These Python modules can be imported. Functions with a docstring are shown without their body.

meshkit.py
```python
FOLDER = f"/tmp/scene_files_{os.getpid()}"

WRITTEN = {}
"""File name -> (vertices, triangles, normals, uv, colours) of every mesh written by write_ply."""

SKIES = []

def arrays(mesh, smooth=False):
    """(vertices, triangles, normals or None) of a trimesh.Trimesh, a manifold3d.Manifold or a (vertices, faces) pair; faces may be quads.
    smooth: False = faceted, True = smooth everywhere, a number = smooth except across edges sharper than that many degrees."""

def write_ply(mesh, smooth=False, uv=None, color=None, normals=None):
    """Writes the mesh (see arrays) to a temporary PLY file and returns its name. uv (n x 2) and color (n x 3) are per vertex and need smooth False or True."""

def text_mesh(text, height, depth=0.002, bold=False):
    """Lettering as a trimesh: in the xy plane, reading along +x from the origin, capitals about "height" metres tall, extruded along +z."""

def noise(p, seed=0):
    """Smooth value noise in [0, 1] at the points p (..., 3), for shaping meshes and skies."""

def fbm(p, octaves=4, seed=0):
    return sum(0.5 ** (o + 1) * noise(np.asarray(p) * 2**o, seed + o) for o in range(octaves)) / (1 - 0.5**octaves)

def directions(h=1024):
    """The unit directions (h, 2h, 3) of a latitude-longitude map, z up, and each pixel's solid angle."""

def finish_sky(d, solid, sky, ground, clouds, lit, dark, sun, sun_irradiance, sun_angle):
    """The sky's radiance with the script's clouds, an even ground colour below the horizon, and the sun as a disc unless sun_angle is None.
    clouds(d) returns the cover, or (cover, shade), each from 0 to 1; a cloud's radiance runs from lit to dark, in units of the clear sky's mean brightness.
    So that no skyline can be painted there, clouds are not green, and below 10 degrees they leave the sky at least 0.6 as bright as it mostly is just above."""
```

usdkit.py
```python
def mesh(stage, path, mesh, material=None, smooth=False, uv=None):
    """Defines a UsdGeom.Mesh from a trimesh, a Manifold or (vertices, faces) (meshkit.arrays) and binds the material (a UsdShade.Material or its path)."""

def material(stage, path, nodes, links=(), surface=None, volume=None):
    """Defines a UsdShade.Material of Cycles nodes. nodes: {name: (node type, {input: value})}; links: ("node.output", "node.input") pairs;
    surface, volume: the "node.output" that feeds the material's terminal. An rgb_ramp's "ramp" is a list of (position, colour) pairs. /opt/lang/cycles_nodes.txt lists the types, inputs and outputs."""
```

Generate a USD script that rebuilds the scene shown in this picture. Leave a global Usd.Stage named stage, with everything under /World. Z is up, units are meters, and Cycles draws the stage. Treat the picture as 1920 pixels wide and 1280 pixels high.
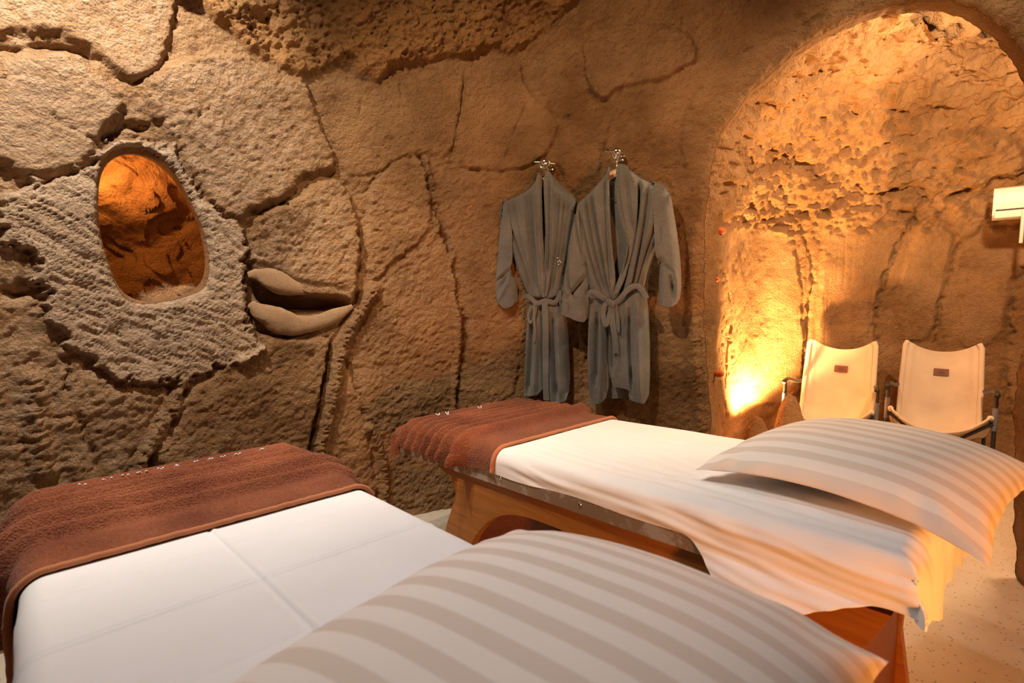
import math, random
import numpy as np, trimesh, usdkit, meshkit
from scipy.spatial import Delaunay
from scipy.interpolate import LinearNDInterpolator, CubicSpline
import shapely, shapely.geometry as sg
from pxr import Usd, UsdGeom, UsdLux, UsdShade, Sdf, Gf, Vt

random.seed(7); np.random.seed(7)
RNG = np.random.default_rng(7)
stage = Usd.Stage.CreateInMemory()
UsdGeom.SetStageUpAxis(stage, 'Z'); UsdGeom.SetStageMetersPerUnit(stage, 1.0)
UsdGeom.Xform.Define(stage, '/World')

# ------------------------------------------------------------------ camera
FPX, PITCH, CAMH = 950.0, math.radians(5.0), 1.12
cam = UsdGeom.Camera.Define(stage, '/World/camera')
cam.AddTranslateOp().Set((0, 0, CAMH)); cam.AddRotateXOp().Set(90 - 5.0)
cam.CreateHorizontalApertureAttr(36.0); cam.CreateFocalLengthAttr(36.0 * FPX / 1920)
cam.CreateClippingRangeAttr(Gf.Vec2f(0.02, 100)); cam.CreateFStopAttr(4.0); cam.CreateFocusDistanceAttr(2.2)
cam.CreateExposureAttr(0.35)

# ------------------------------------------------------------------ lights of the room
def light(kind, name, loc, color, power, radius=0.05, aim=None, cone=None, soft=0.3):
    l = getattr(UsdLux, kind).Define(stage, '/World/' + name)
    l.CreateColorAttr(Gf.Vec3f(*color)); l.CreateIntensityAttr(power); l.CreateNormalizeAttr(True)
    l.CreateRadiusAttr(radius)
    m = Gf.Matrix4d(1)
    if aim is not None:
        m.SetLookAt(Gf.Vec3d(*loc), Gf.Vec3d(*aim), Gf.Vec3d(0.01, 1, 0.02)); m = m.GetInverse()
    else:
        m.SetTranslate(Gf.Vec3d(*loc))
    l.AddTransformOp().Set(m)
    if cone:
        s = UsdLux.ShapingAPI.Apply(l.GetPrim()); s.CreateShapingConeAngleAttr(cone); s.CreateShapingConeSoftnessAttr(soft)
    return l
WARM, NEUT, AMBER = (1.0, 0.74, 0.46), (1.0, 0.90, 0.78), (1.0, 0.42, 0.10)
light('SphereLight', 'spot_bed_near', (-0.80, 0.98, 2.50), (1.0, 0.98, 0.96), 13.5, 0.04, (-0.32, 0.68, 0.6), 46, 0.7)
light('SphereLight', 'spot_bed_far', (-0.15, 1.60, 2.50), (1.0, 0.98, 0.96), 9, 0.04, (0.25, 1.45, 0.6), 40, 0.7)
light('SphereLight', 'spot_wall_left', (-1.05, 1.10, 2.55), NEUT, 44, 0.025, (-1.55, 1.75, 1.5), 62, 0.8)
light('SphereLight', 'spot_robes', (-0.45, 0.95, 2.55), WARM, 25, 0.03, (0.25, 2.6, 1.2), 50, 0.8)
light('SphereLight', 'spot_arch', (1.35, 1.35, 2.45), WARM, 9, 0.05, (1.6, 2.6, 0.6), 55, 0.6)
light('SphereLight', 'alcove_lamp', (2.20, 2.12, 2.22), (1.0, 0.68, 0.38), 30, 0.05)
light('SphereLight', 'alcove_uplight', (1.68, 3.34, 0.26), (1.0, 0.50, 0.16), 170, 0.035, (1.64, 3.56, 0.95), 62, 0.95)
light('SphereLight', 'niche_lamp', (-1.56, 2.02, 1.62), AMBER, 1.2, 0.02)
light('SphereLight', 'low_wall_lamp', (1.05, -0.45, 0.50), (1.0, 0.34, 0.075), 36, 0.06, (0.95, 0.95, 0.62), 36, 0.8)

# ------------------------------------------------------------------ pixel <-> place helpers
_c, _s = math.cos(PITCH), math.sin(PITCH)
EYE = np.array([0, 0, CAMH])
def ray(x, y):
    a, b = (x - 960) / FPX, (640 - y) / FPX
    return np.array([a, _c + b * _s, -_s + b * _c])
def at_Y(x, y, Y):
    r = ray(x, y); return EYE + r * (Y / r[1])
def proj(P):
    d = np.asarray(P) - EYE
    f = d[..., 1] * _c - d[..., 2] * _s; u = d[..., 1] * _s + d[..., 2] * _c
    return np.stack([960 + FPX * d[..., 0] / f, 640 - FPX * u / f], -1)
fbm, noise = meshkit.fbm, meshkit.noise
def sstep(a, b, x):
    t = np.clip((x - a) / (b - a), 0, 1); return t * t * (3 - 2 * t)
def nz(p, sc, octv=3, seed=0):
    return fbm(np.asarray(p) * sc + 100, octv, seed) * 2 - 1

# ------------------------------------------------------------------ prims
USED = {}
def numbered(path):
    n = USED.get(path, -1) + 1; USED[path] = n
    return path if n == 0 else f'{path}_{n:03d}'
def tag(p, label=None, cat=None, group=None, kind=None):
    p = p.GetPrim() if hasattr(p, 'GetPrim') else p
    for k, v in (('label', label), ('category', cat), ('group', group), ('kind', kind)):
        if v: p.SetCustomDataByKey(k, v)
    return p
def thing(name, label, cat, loc=(0, 0, 0), rotz=0.0, group=None):
    x = UsdGeom.Xform.Define(stage, numbered('/World/' + name))
    x.AddTranslateOp().Set(Gf.Vec3d(*map(float, loc))); x.AddRotateZOp().Set(float(rotz))
    return tag(x, label, cat, group)
def obj(name, mesh, mat, parent=None, smooth=30, label=None, uv=None, tone=None):
    base = str(parent.GetPath()) if parent is not None else '/World'
    m = usdkit.mesh(stage, numbered(base + '/' + name), mesh, mat, smooth=smooth, uv=uv)
    if tone is not None:
        UsdGeom.PrimvarsAPI(m).CreatePrimvar('tone', Sdf.ValueTypeNames.FloatArray, 'vertex').Set(Vt.FloatArray.FromNumpy(np.asarray(tone, np.float32)))
    p = m.GetPrim()
    if label: p.SetCustomDataByKey('label', label)
    return p

# ------------------------------------------------------------------ materials
def L(n): return '/World/Looks/' + n
UsdGeom.Scope.Define(stage, '/World/Looks')
def rock_mat(name, dark, light, grey, bump=1.0, fine=1.0):
    nodes = {
        'geo': ('geometry', {}),
        'n1': ('noise_texture', {'scale': 2.2, 'detail': 5.0, 'roughness': 0.62}),
        'n2': ('noise_texture', {'scale': 26.0, 'detail': 6.0, 'roughness': 0.7}),
        'n3': ('noise_texture', {'scale': 150.0 * fine, 'detail': 4.0, 'roughness': 0.65}),
        'v': ('voronoi_texture', {'scale': 95.0 * fine}),
        'r1': ('map_range', {'from_min': 0.36, 'from_max': 0.64, 'clamp': True}),
        'r2': ('map_range', {'from_min': 0.30, 'from_max': 0.70, 'clamp': True}),
        'c1': ('mix', {'color1': dark, 'color2': light}),
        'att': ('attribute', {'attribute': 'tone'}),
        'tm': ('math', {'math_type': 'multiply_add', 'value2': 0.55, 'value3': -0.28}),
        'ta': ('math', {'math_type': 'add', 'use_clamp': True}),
        'c2': ('mix', {'color2': grey}),
        'sp': ('mix', {'mix_type': 'multiply', 'fac': 0.55}),
        'spr': ('rgb_ramp', {'ramp': [(0.0, (0.30, 0.27, 0.24)), (0.40, (0.78, 0.76, 0.73)), (0.55, (1, 1, 1)), (0.75, (1.12, 1.12, 1.12)), (1, (1.3, 1.3, 1.3))]}),
        'h1': ('math', {'math_type': 'multiply', 'value2': 1.0}),
        'h2': ('math', {'math_type': 'multiply_add', 'value2': 0.35}),
        'h3': ('math', {'math_type': 'multiply_add', 'value2': -0.22}),
        'b': ('bump', {'strength': min(bump, 1.0), 'distance': 0.03 * bump}),
        'p': ('principled_bsdf', {'roughness': 0.95, 'specular_ior_level': 0.12, 'diffuse_roughness': 0.6}),
    }
    links = [('geo.position', k + '.vector') for k in ('n1', 'n2', 'n3', 'v')] + [
        ('n1.fac', 'r1.value'), ('n2.fac', 'r2.value'), ('r1.result', 'c1.fac'),
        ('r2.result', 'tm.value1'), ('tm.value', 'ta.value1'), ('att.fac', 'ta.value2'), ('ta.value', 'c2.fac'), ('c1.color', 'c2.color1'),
        ('c2.color', 'sp.color1'), ('n3.fac', 'spr.fac'), ('spr.color', 'sp.color2'), ('sp.color', 'p.base_color'),
        ('n2.fac', 'h1.value1'), ('n3.fac', 'h2.value1'), ('h1.value', 'h2.value3'), ('v.distance', 'h3.value1'), ('h2.value', 'h3.value3'),
        ('h3.value', 'b.height'), ('b.normal', 'p.normal')]
    return usdkit.material(stage, L(name), nodes, links, surface='p.BSDF')
def cloth_mat(name, c1, c2, scale=400.0, bump=0.2, rough=0.9, sheen=0.2, dist=0.002, big=6.0):
    nodes = {'geo': ('geometry', {}), 'n': ('noise_texture', {'scale': scale, 'detail': 3.0}), 'm': ('noise_texture', {'scale': big, 'detail': 3.0}),
             'a': ('math', {'math_type': 'multiply_add', 'value2': 0.5}), 'a2': ('math', {'math_type': 'multiply', 'value2': 0.5}),
             'r': ('map_range', {'from_min': 0.35, 'from_max': 0.65, 'clamp': True}),
             'c': ('mix', {'color1': c1, 'color2': c2}), 'b': ('bump', {'strength': bump, 'distance': dist}),
             'p': ('principled_bsdf', {'roughness': rough, 'specular_ior_level': 0.15, 'sheen_weight': sheen, 'sheen_roughness': 0.5})}
    links = [('geo.position', 'n.vector'), ('geo.position', 'm.vector'), ('m.fac', 'a2.value1'), ('n.fac', 'a.value1'), ('a2.value', 'a.value3'),
             ('a.value', 'r.value'), ('r.result', 'c.fac'), ('c.color', 'p.base_color'), ('n.fac', 'b.height'), ('b.normal', 'p.normal')]
    return usdkit.material(stage, L(name), nodes, links, surface='p.BSDF')
def plain(name, color, rough=0.5, metallic=0.0, **kw):
    return usdkit.material(stage, L(name), {'p': ('principled_bsdf', {'base_color': color, 'roughness': rough, 'metallic': metallic, **kw})}, [], surface='p.BSDF')
def wood_mat(name, dark, light, scale=(3.0, 40.0, 40.0), rough=0.38):
    nodes = {'tc': ('texture_coordinate', {}), 'mp': ('mapping', {'scale': scale}), 'n': ('noise_texture', {'scale': 1.6, 'detail': 5.0, 'distortion': 0.6}),
             'r': ('map_range', {'from_min': 0.3, 'from_max': 0.7, 'clamp': True}), 'c': ('mix', {'color1': dark, 'color2': light}),
             'b': ('bump', {'strength': 0.12, 'distance': 0.002}), 'p': ('principled_bsdf', {'roughness': rough})}
    return usdkit.material(stage, L(name), nodes, [('tc.object', 'mp.vector'), ('mp.vector', 'n.vector'), ('n.fac', 'r.value'), ('r.result', 'c.fac'), ('c.color', 'p.base_color'), ('n.fac', 'b.height'), ('b.normal', 'p.normal')], surface='p.BSDF')
M = {}
M['rock'] = rock_mat('cave_clay', (0.20, 0.105, 0.045), (0.40, 0.235, 0.115), (0.60, 0.45, 0.315))
M['rock_alcove'] = rock_mat('alcove_clay', (0.26, 0.145, 0.065), (0.46, 0.285, 0.145), (0.44, 0.33, 0.22))
M['rock_ceiling'] = rock_mat('crumbly_clay', (0.24, 0.115, 0.042), (0.47, 0.25, 0.10), (0.40, 0.30, 0.2), bump=1.2, fine=0.8)
M['clay_smooth'] = rock_mat('smooth_clay', (0.30, 0.185, 0.10), (0.38, 0.245, 0.14), (0.42, 0.3, 0.2), bump=0.3)
M['towel'] = cloth_mat('brown_terry', (0.12, 0.030, 0.012), (0.31, 0.098, 0.042), scale=230, bump=1.0, sheen=0.10, dist=0.006)
M['towel_hem'] = cloth_mat('brown_hem', (0.42, 0.15, 0.065), (0.52, 0.20, 0.09), scale=500, bump=0.3)
M['robe'] = cloth_mat('grey_terry', (0.10, 0.097, 0.092), (0.22, 0.213, 0.203), scale=260, bump=1.0, sheen=0.25, dist=0.007)
M['sheet'] = cloth_mat('white_cotton', (0.79, 0.785, 0.775), (0.85, 0.85, 0.845), scale=900, bump=0.06, sheen=0.05)
M['canvas'] = cloth_mat('beige_canvas', (0.56, 0.46, 0.36), (0.66, 0.56, 0.45), scale=700, bump=0.2, big=9.0)
M['thread'] = plain('white_thread', (0.85, 0.83, 0.8), 0.6)
M['wood'] = wood_mat('amber_wood', (0.24, 0.085, 0.012), (0.37, 0.14, 0.023))
M['wood_dark'] = wood_mat('red_brown_wood', (0.12, 0.028, 0.01), (0.19, 0.05, 0.018))
M['hanger'] = wood_mat('hanger_wood', (0.55, 0.27, 0.14), (0.66, 0.36, 0.2))
M['chrome'] = plain('chrome', (0.85, 0.84, 0.82), 0.12, 1.0)
M['steel'] = None
M['black'] = plain('black_metal', (0.018, 0.018, 0.02), 0.4)
M['grip'] = plain('grey_grip', (0.12, 0.13, 0.15), 0.5)
M['leather'] = plain('brown_leather', (0.16, 0.055, 0.03), 0.6)
M['white_plastic'] = plain('white_plastic', (0.82, 0.80, 0.76), 0.4)
M['dark'] = plain('dark_slot', (0.03, 0.03, 0.03), 0.7)
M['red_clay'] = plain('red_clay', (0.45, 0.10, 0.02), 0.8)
def strip_mat():
    nodes = {'tc': ('texture_coordinate', {}), 'n': ('noise_texture', {'scale': 9.0, 'detail': 5.0, 'roughness': 0.7}), 'r': ('map_range', {'from_min': 0.5, 'from_max': 0.58, 'clamp': True}),
             'c': ('mix', {'color1': (0.33, 0.24, 0.16), 'color2': (0.50, 0.45, 0.40)}), 'p': ('principled_bsdf', {'roughness': 0.3, 'metallic': 0.45})}
    return usdkit.material(stage, L('worn_metal_strip'), nodes, [('tc.object', 'n.vector'), ('n.fac', 'r.value'), ('r.result', 'c.fac'), ('c.color', 'p.base_color')], surface='p.BSDF')
M['strip'] = strip_mat()
def stripe_mat():
    nodes = {'a': ('attribute', {'attribute': 'stripe'}), 'f': ('math', {'math_type': 'multiply', 'value2': 1.0}), 'fr': ('math', {'math_type': 'fraction'}),
             'r': ('rgb_ramp', {'ramp': [(0, (0.84, 0.785, 0.715)), (0.47, (0.84, 0.785, 0.715)), (0.53, (0.70, 0.615, 0.53)), (0.94, (0.70, 0.615, 0.53)), (1.0, (0.84, 0.785, 0.715))]}),
             'rr': ('map_range', {'from_min': 0.45, 'from_max': 0.55, 'to_min': 0.75, 'to_max': 0.55, 'clamp': True}),
             'g': ('geometry', {}), 'n': ('noise_texture', {'scale': 700.0, 'detail': 2.0}), 'b': ('bump', {'strength': 0.05, 'distance': 0.001}),
             'p': ('principled_bsdf', {'specular_ior_level': 0.2, 'sheen_weight': 0.15})}
    return usdkit.material(stage, L('striped_satin'), nodes, [('a.fac', 'f.value1'), ('f.value', 'fr.value1'), ('fr.value', 'r.fac'), ('fr.value', 'rr.value'), ('r.color', 'p.base_color'), ('rr.result', 'p.roughness'),
        ('g.position', 'n.vector'), ('n.fac', 'b.height'), ('b.normal', 'p.normal')], surface='p.BSDF')
M['satin'] = stripe_mat()
def floor_mat():
    nodes = {'g': ('geometry', {}), 'v': ('voronoi_texture', {'scale': 85.0}), 'n': ('noise_texture', {'scale': 9.0, 'detail': 4.0}), 'n2': ('noise_texture', {'scale': 60.0, 'detail': 3.0}),
             'lt': ('map_range', {'from_min': 0.16, 'from_max': 0.34, 'to_min': 1.0, 'to_max': 0.0, 'clamp': True}),
             'sel': ('separate_color', {}), 'th': ('math', {'math_type': 'less_than', 'value2': 0.30}), 'mu': ('math', {'math_type': 'multiply'}),
             'c1': ('mix', {'color1': (0.50, 0.43, 0.33), 'color2': (0.62, 0.55, 0.44)}),
             'c2': ('mix', {'color2': (0.20, 0.15, 0.10)}),
             'p': ('principled_bsdf', {'roughness': 0.42, 'specular_ior_level': 0.35})}
    links = [('g.position', 'v.vector'), ('g.position', 'n.vector'), ('g.position', 'n2.vector'), ('v.distance', 'lt.value'), ('v.color', 'sel.color'), ('sel.r', 'th.value1'), ('th.value', 'mu.value1'), ('lt.result', 'mu.value2'),
             ('n.fac', 'c1.fac'), ('c1.color', 'c2.color1'), ('mu.value', 'c2.fac'), ('c2.color', 'p.base_color')]
    return usdkit.material(stage, L('terrazzo'), nodes, links, surface='p.BSDF')
M['floor'] = floor_mat()

# ------------------------------------------------------------------ mesh helpers
def grid_faces(n, m, closed=False):
    i, j = np.meshgrid(np.arange(n - 1), np.arange(m if closed else m - 1), indexing='ij')
    a = i * m + j; b = i * m + (j + 1) % m; c = (i + 1) * m + (j + 1) % m; d = (i + 1) * m + j
    return np.stack([a, b, c, d], -1).reshape(-1, 4)
def quads(f):
    return np.vstack([f[:, [0, 1, 2]], f[:, [0, 2, 3]]])
def vnormals(v, f):
    n = np.zeros_like(v); c = np.cross(v[f[:, 1]] - v[f[:, 0]], v[f[:, 2]] - v[f[:, 0]])
    for k in range(3): np.add.at(n, f[:, k], c)
    return n / np.maximum(np.linalg.norm(n, axis=1, keepdims=True), 1e-12)
def shell(v, f, t):
    """closed sheet of thickness t below the surface (v, f)"""
    n = vnormals(v, f)
    e = np.sort(np.vstack([f[:, [0, 1]], f[:, [1, 2]], f[:, [2, 0]]]), 1)
    de = np.vstack([f[:, [0, 1]], f[:, [1, 2]], f[:, [2, 0]]])
    _, inv, cnt = np.unique(e, axis=0, return_inverse=True, return_counts=True)
    b = de[cnt[inv.ravel()] == 1]; N = len(v)
    sides = np.vstack([np.c_[b[:, 1], b[:, 0], b[:, 0] + N], np.c_[b[:, 1], b[:, 0] + N, b[:, 1] + N]])
    return np.vstack([v, v - n * t]), np.vstack([f, f[:, ::-1] + N, sides])
def boundary_loops(f):
    de = np.vstack([f[:, [0, 1]], f[:, [1, 2]], f[:, [2, 0]]]); e = np.sort(de, 1)
    _, inv, cnt = np.unique(e, axis=0, return_inverse=True, return_counts=True)
    b = de[cnt[inv.ravel()] == 1]; nxt = dict(map(tuple, b)); loops = []
    while nxt:
        s0 = next(iter(nxt)); loop = [s0]; k = nxt.pop(s0)
        while k != s0 and k in nxt:
            loop.append(k); k = nxt.pop(k)
        loops.append(np.array(loop))
    return loops
def tube(pts, r, sides=10, caps=True):
    p = np.asarray(pts, float); r = np.broadcast_to(r, (len(p),))
    t = np.gradient(p, axis=0); t /= np.linalg.norm(t, axis=1, keepdims=True) + 1e-12
    ref = np.array([0, 0, 1.0]) if abs(t[0, 2]) < 0.9 else np.array([1.0, 0, 0])
    a = np.cross(t[0], ref); a /= np.linalg.norm(a); A = [a]
    for k in range(1, len(p)):
        a = A[-1] - t[k] * (A[-1] @ t[k]); A.append(a / (np.linalg.norm(a) + 1e-12))
    A = np.array(A); B = np.cross(t, A); g = np.arange(sides) * 2 * np.pi / sides
    v = p[:, None] + r[:, None, None] * (np.cos(g)[None, :, None] * A[:, None] + np.sin(g)[None, :, None] * B[:, None])
    f = quads(grid_faces(len(p), sides, True)); v = v.reshape(-1, 3); n = len(v)
    if caps:
        v = np.vstack([v, p[0], p[-1]]); k = np.arange(sides)
        f = np.vstack([f, np.c_[k, (k + 1) % sides, np.full(sides, n)][:, [1, 0, 2]], np.c_[k + (len(p) - 1) * sides, (k + 1) % sides + (len(p) - 1) * sides, np.full(sides, n + 1)]])
    m = trimesh.Trimesh(v, f, process=False); 
    if m.volume < 0: m.invert()
    return m
def smooth_path(pts, n=40):
    p = np.asarray(pts, float); d = np.r_[0, np.cumsum(np.linalg.norm(np.diff(p, axis=0), axis=1))]
    return CubicSpline(d, p)(np.linspace(0, d[-1], n))
def join(*ms): return trimesh.util.concatenate([m if isinstance(m, trimesh.Trimesh) else trimesh.Trimesh(*m, process=False) for m in ms])
def rbox(size, r=0.004, at=(0, 0, 0)):
    """box with chamfered edges"""
    import manifold3d as m3
    sx, sy, sz = [max(a / 2 - r, 1e-4) for a in size]
    pts = []
    for x in (-1, 1):
        for y in (-1, 1):
            for z in (-1, 1):
                for ax in range(3):
                    q = [x * sx, y * sy, z * sz]; q[ax] += (x, y, z)[ax] * r; pts.append(q)
    h = trimesh.convex.convex_hull(np.array(pts)); h.apply_translation(at); return h
def lathe(prof, n=24):
    return trimesh.creation.revolve(np.asarray(prof, float), sections=n)
def poly_dist(P, line, closed=False):
    """distance, arc position and side of the points P (n,2) to a polyline"""
    q = np.asarray(line, float)
    if closed: q = np.vstack([q, q[:1]])
    best = np.full(len(P), 1e9); arc = np.zeros(len(P)); side = np.zeros(len(P)); s0 = 0
    for a, b in zip(q[:-1], q[1:]):
        ab = b - a; l2 = ab @ ab + 1e-12; w = P - a
        t = np.clip((w @ ab) / l2, 0, 1); e = w - t[:, None] * ab
        d = np.hypot(e[:, 0], e[:, 1]); k = d < best
        best[k] = d[k]; arc[k] = s0 + t[k] * math.sqrt(l2); side[k] = np.sign(ab[0] * w[k, 1] - ab[1] * w[k, 0]); s0 += math.sqrt(l2)
    return best, arc, side, s0
def near(P, line, r):
    q = np.asarray(line); lo, hi = q.min(0) - r, q.max(0) + r
    return np.nonzero(((P >= lo) & (P <= hi)).all(1))[0]

# ------------------------------------------------------------------ the cave wall: a closed plan curve with a vaulted profile
PLAN = np.array([(-1.98, 1.05), (-1.66, 1.50), (-1.25, 1.97), (-.83, 2.34), (-.44, 2.58), (-.08, 2.70), (.22, 2.68), (.56, 2.54), (.93, 2.37), (1.42, 2.16), (1.93, 1.86), (2.30, 1.45), (2.45, .6), (2.2, -.6), (1.2, -1.5), (-.3, -1.75), (-1.7, -1.35), (-2.4, -.4), (-2.35, .45)])
_pp = np.vstack([PLAN, PLAN[:1]]); _d = np.r_[0, np.cumsum(np.linalg.norm(np.diff(_pp, axis=0), axis=1))]
PSPL = CubicSpline(_d, _pp, bc_type='periodic')
S_END = _d[11]; S_ALL = _d[-1]
CEN = np.array([0.0, 0.3])
def profile(t):
    zv, R = 2.10, 0.80; a = np.clip((t - zv) / R, 0, None)
    return np.where(t < zv, 0, R * (1 - np.cos(a))), np.where(t < zv, t, zv + R * np.sin(a))
def wall_base(S, T):
    xy = PSPL(S % S_ALL); inn = CEN - xy; inn /= np.linalg.norm(inn, axis=-1, keepdims=True)
    tg = PSPL(S % S_ALL, 1); nr = np.stack([tg[..., 1], -tg[..., 0]], -1); nr /= np.linalg.norm(nr, axis=-1, keepdims=True)
    off, z = profile(T)
    ang = np.clip((T - 2.10) / 0.8, 0, None)
    P = np.concatenate([xy + inn * off[..., None], z[..., None]], -1)
    N = np.concatenate([nr * np.cos(ang)[..., None], -np.sin(ang)[..., None]], -1)
    return P, N
_gs, _gt = np.meshgrid(np.linspace(-.5, S_END + .6, 260), np.linspace(-.1, 2.9, 110), indexing='ij')
_gp, _ = wall_base(_gs.ravel(), _gt.ravel())
_px = proj(_gp); _ok = (_gp[:, 1] > 0.9)
_UNP = LinearNDInterpolator(_px[_ok], np.c_[_gs.ravel(), _gt.ravel()][_ok])
def W(pts):
    """picture points of a feature -> where it is on the wall, in metres along and up the wall"""
    r = _UNP(np.asarray(pts, float)); return r[~np.isnan(r).any(1)]
def chaikin(p, n=2, closed=False):
    p = np.asarray(p, float)
    for _ in range(n):
        q = np.roll(p, -1, 0) if closed else p[1:]; a = p if closed else p[:-1]
        r = np.empty((2 * len(a), 2)); r[0::2] = .75 * a + .25 * q; r[1::2] = .25 * a + .75 * q
        p = r if closed else np.vstack([p[:1], r, p[-1:]])
    return p

NICHE = W(chaikin([(215, 280), (258, 276), (300, 295), (332, 330), (352, 366), (368, 402), (386, 442), (393, 490), (389, 536), (360, 553), (300, 568), (248, 570), (222, 548), (201, 490), (185, 440), (181, 380), (183, 330), (194, 296)], 2, True))
ARCH = W(chaikin([(1338, 1000), (1334, 810), (1321, 640), (1319, 420), (1338, 280), (1364, 226), (1415, 160), (1480, 104), (1570, 44), (1680, 4), (1790, -4), (1880, 36), (1935, 110), (1968, 230), (1960, 480), (1940, 640), (1926, 760), (1922, 900), (1924, 1000), (1926, 1110), (1926, 1200)], 2))
ARCH = chaikin(ARCH, 2); ARCH = ARCH + .010 * np.c_[nz(np.c_[ARCH, 0 * ARCH[:, 0]], 9, 3, 301), nz(np.c_[ARCH, 0 * ARCH[:, 0]], 9, 3, 302)] + .006 * np.c_[nz(np.c_[ARCH, 0 * ARCH[:, 0]], 30, 2, 303), nz(np.c_[ARCH, 0 * ARCH[:, 0]], 30, 2, 304)]
ARCH = np.vstack([ARCH, [[ARCH[-1, 0], -.2], [ARCH[0, 0], -.2]]])
CEIL = W([(-40, -40), (200, -30), (330, -15), (372, 5), (400, 45), (432, 62), (460, 95), (500, 112), (525, 132), (560, 148), (590, 145), (610, 122), (650, 118), (668, 140), (705, 152), (735, 130), (790, 122), (840, 108), (880, 106), (920, 96), (965, 98), (1000, 80), (1040, 40), (1070, 10), (1100, -15), (1250, -25)])
CEIL = CEIL[np.argsort(CEIL[:, 0])]
def ceil_t(S): return np.interp(S, CEIL[:, 0], CEIL[:, 1], left=2.42, right=2.56)

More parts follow.
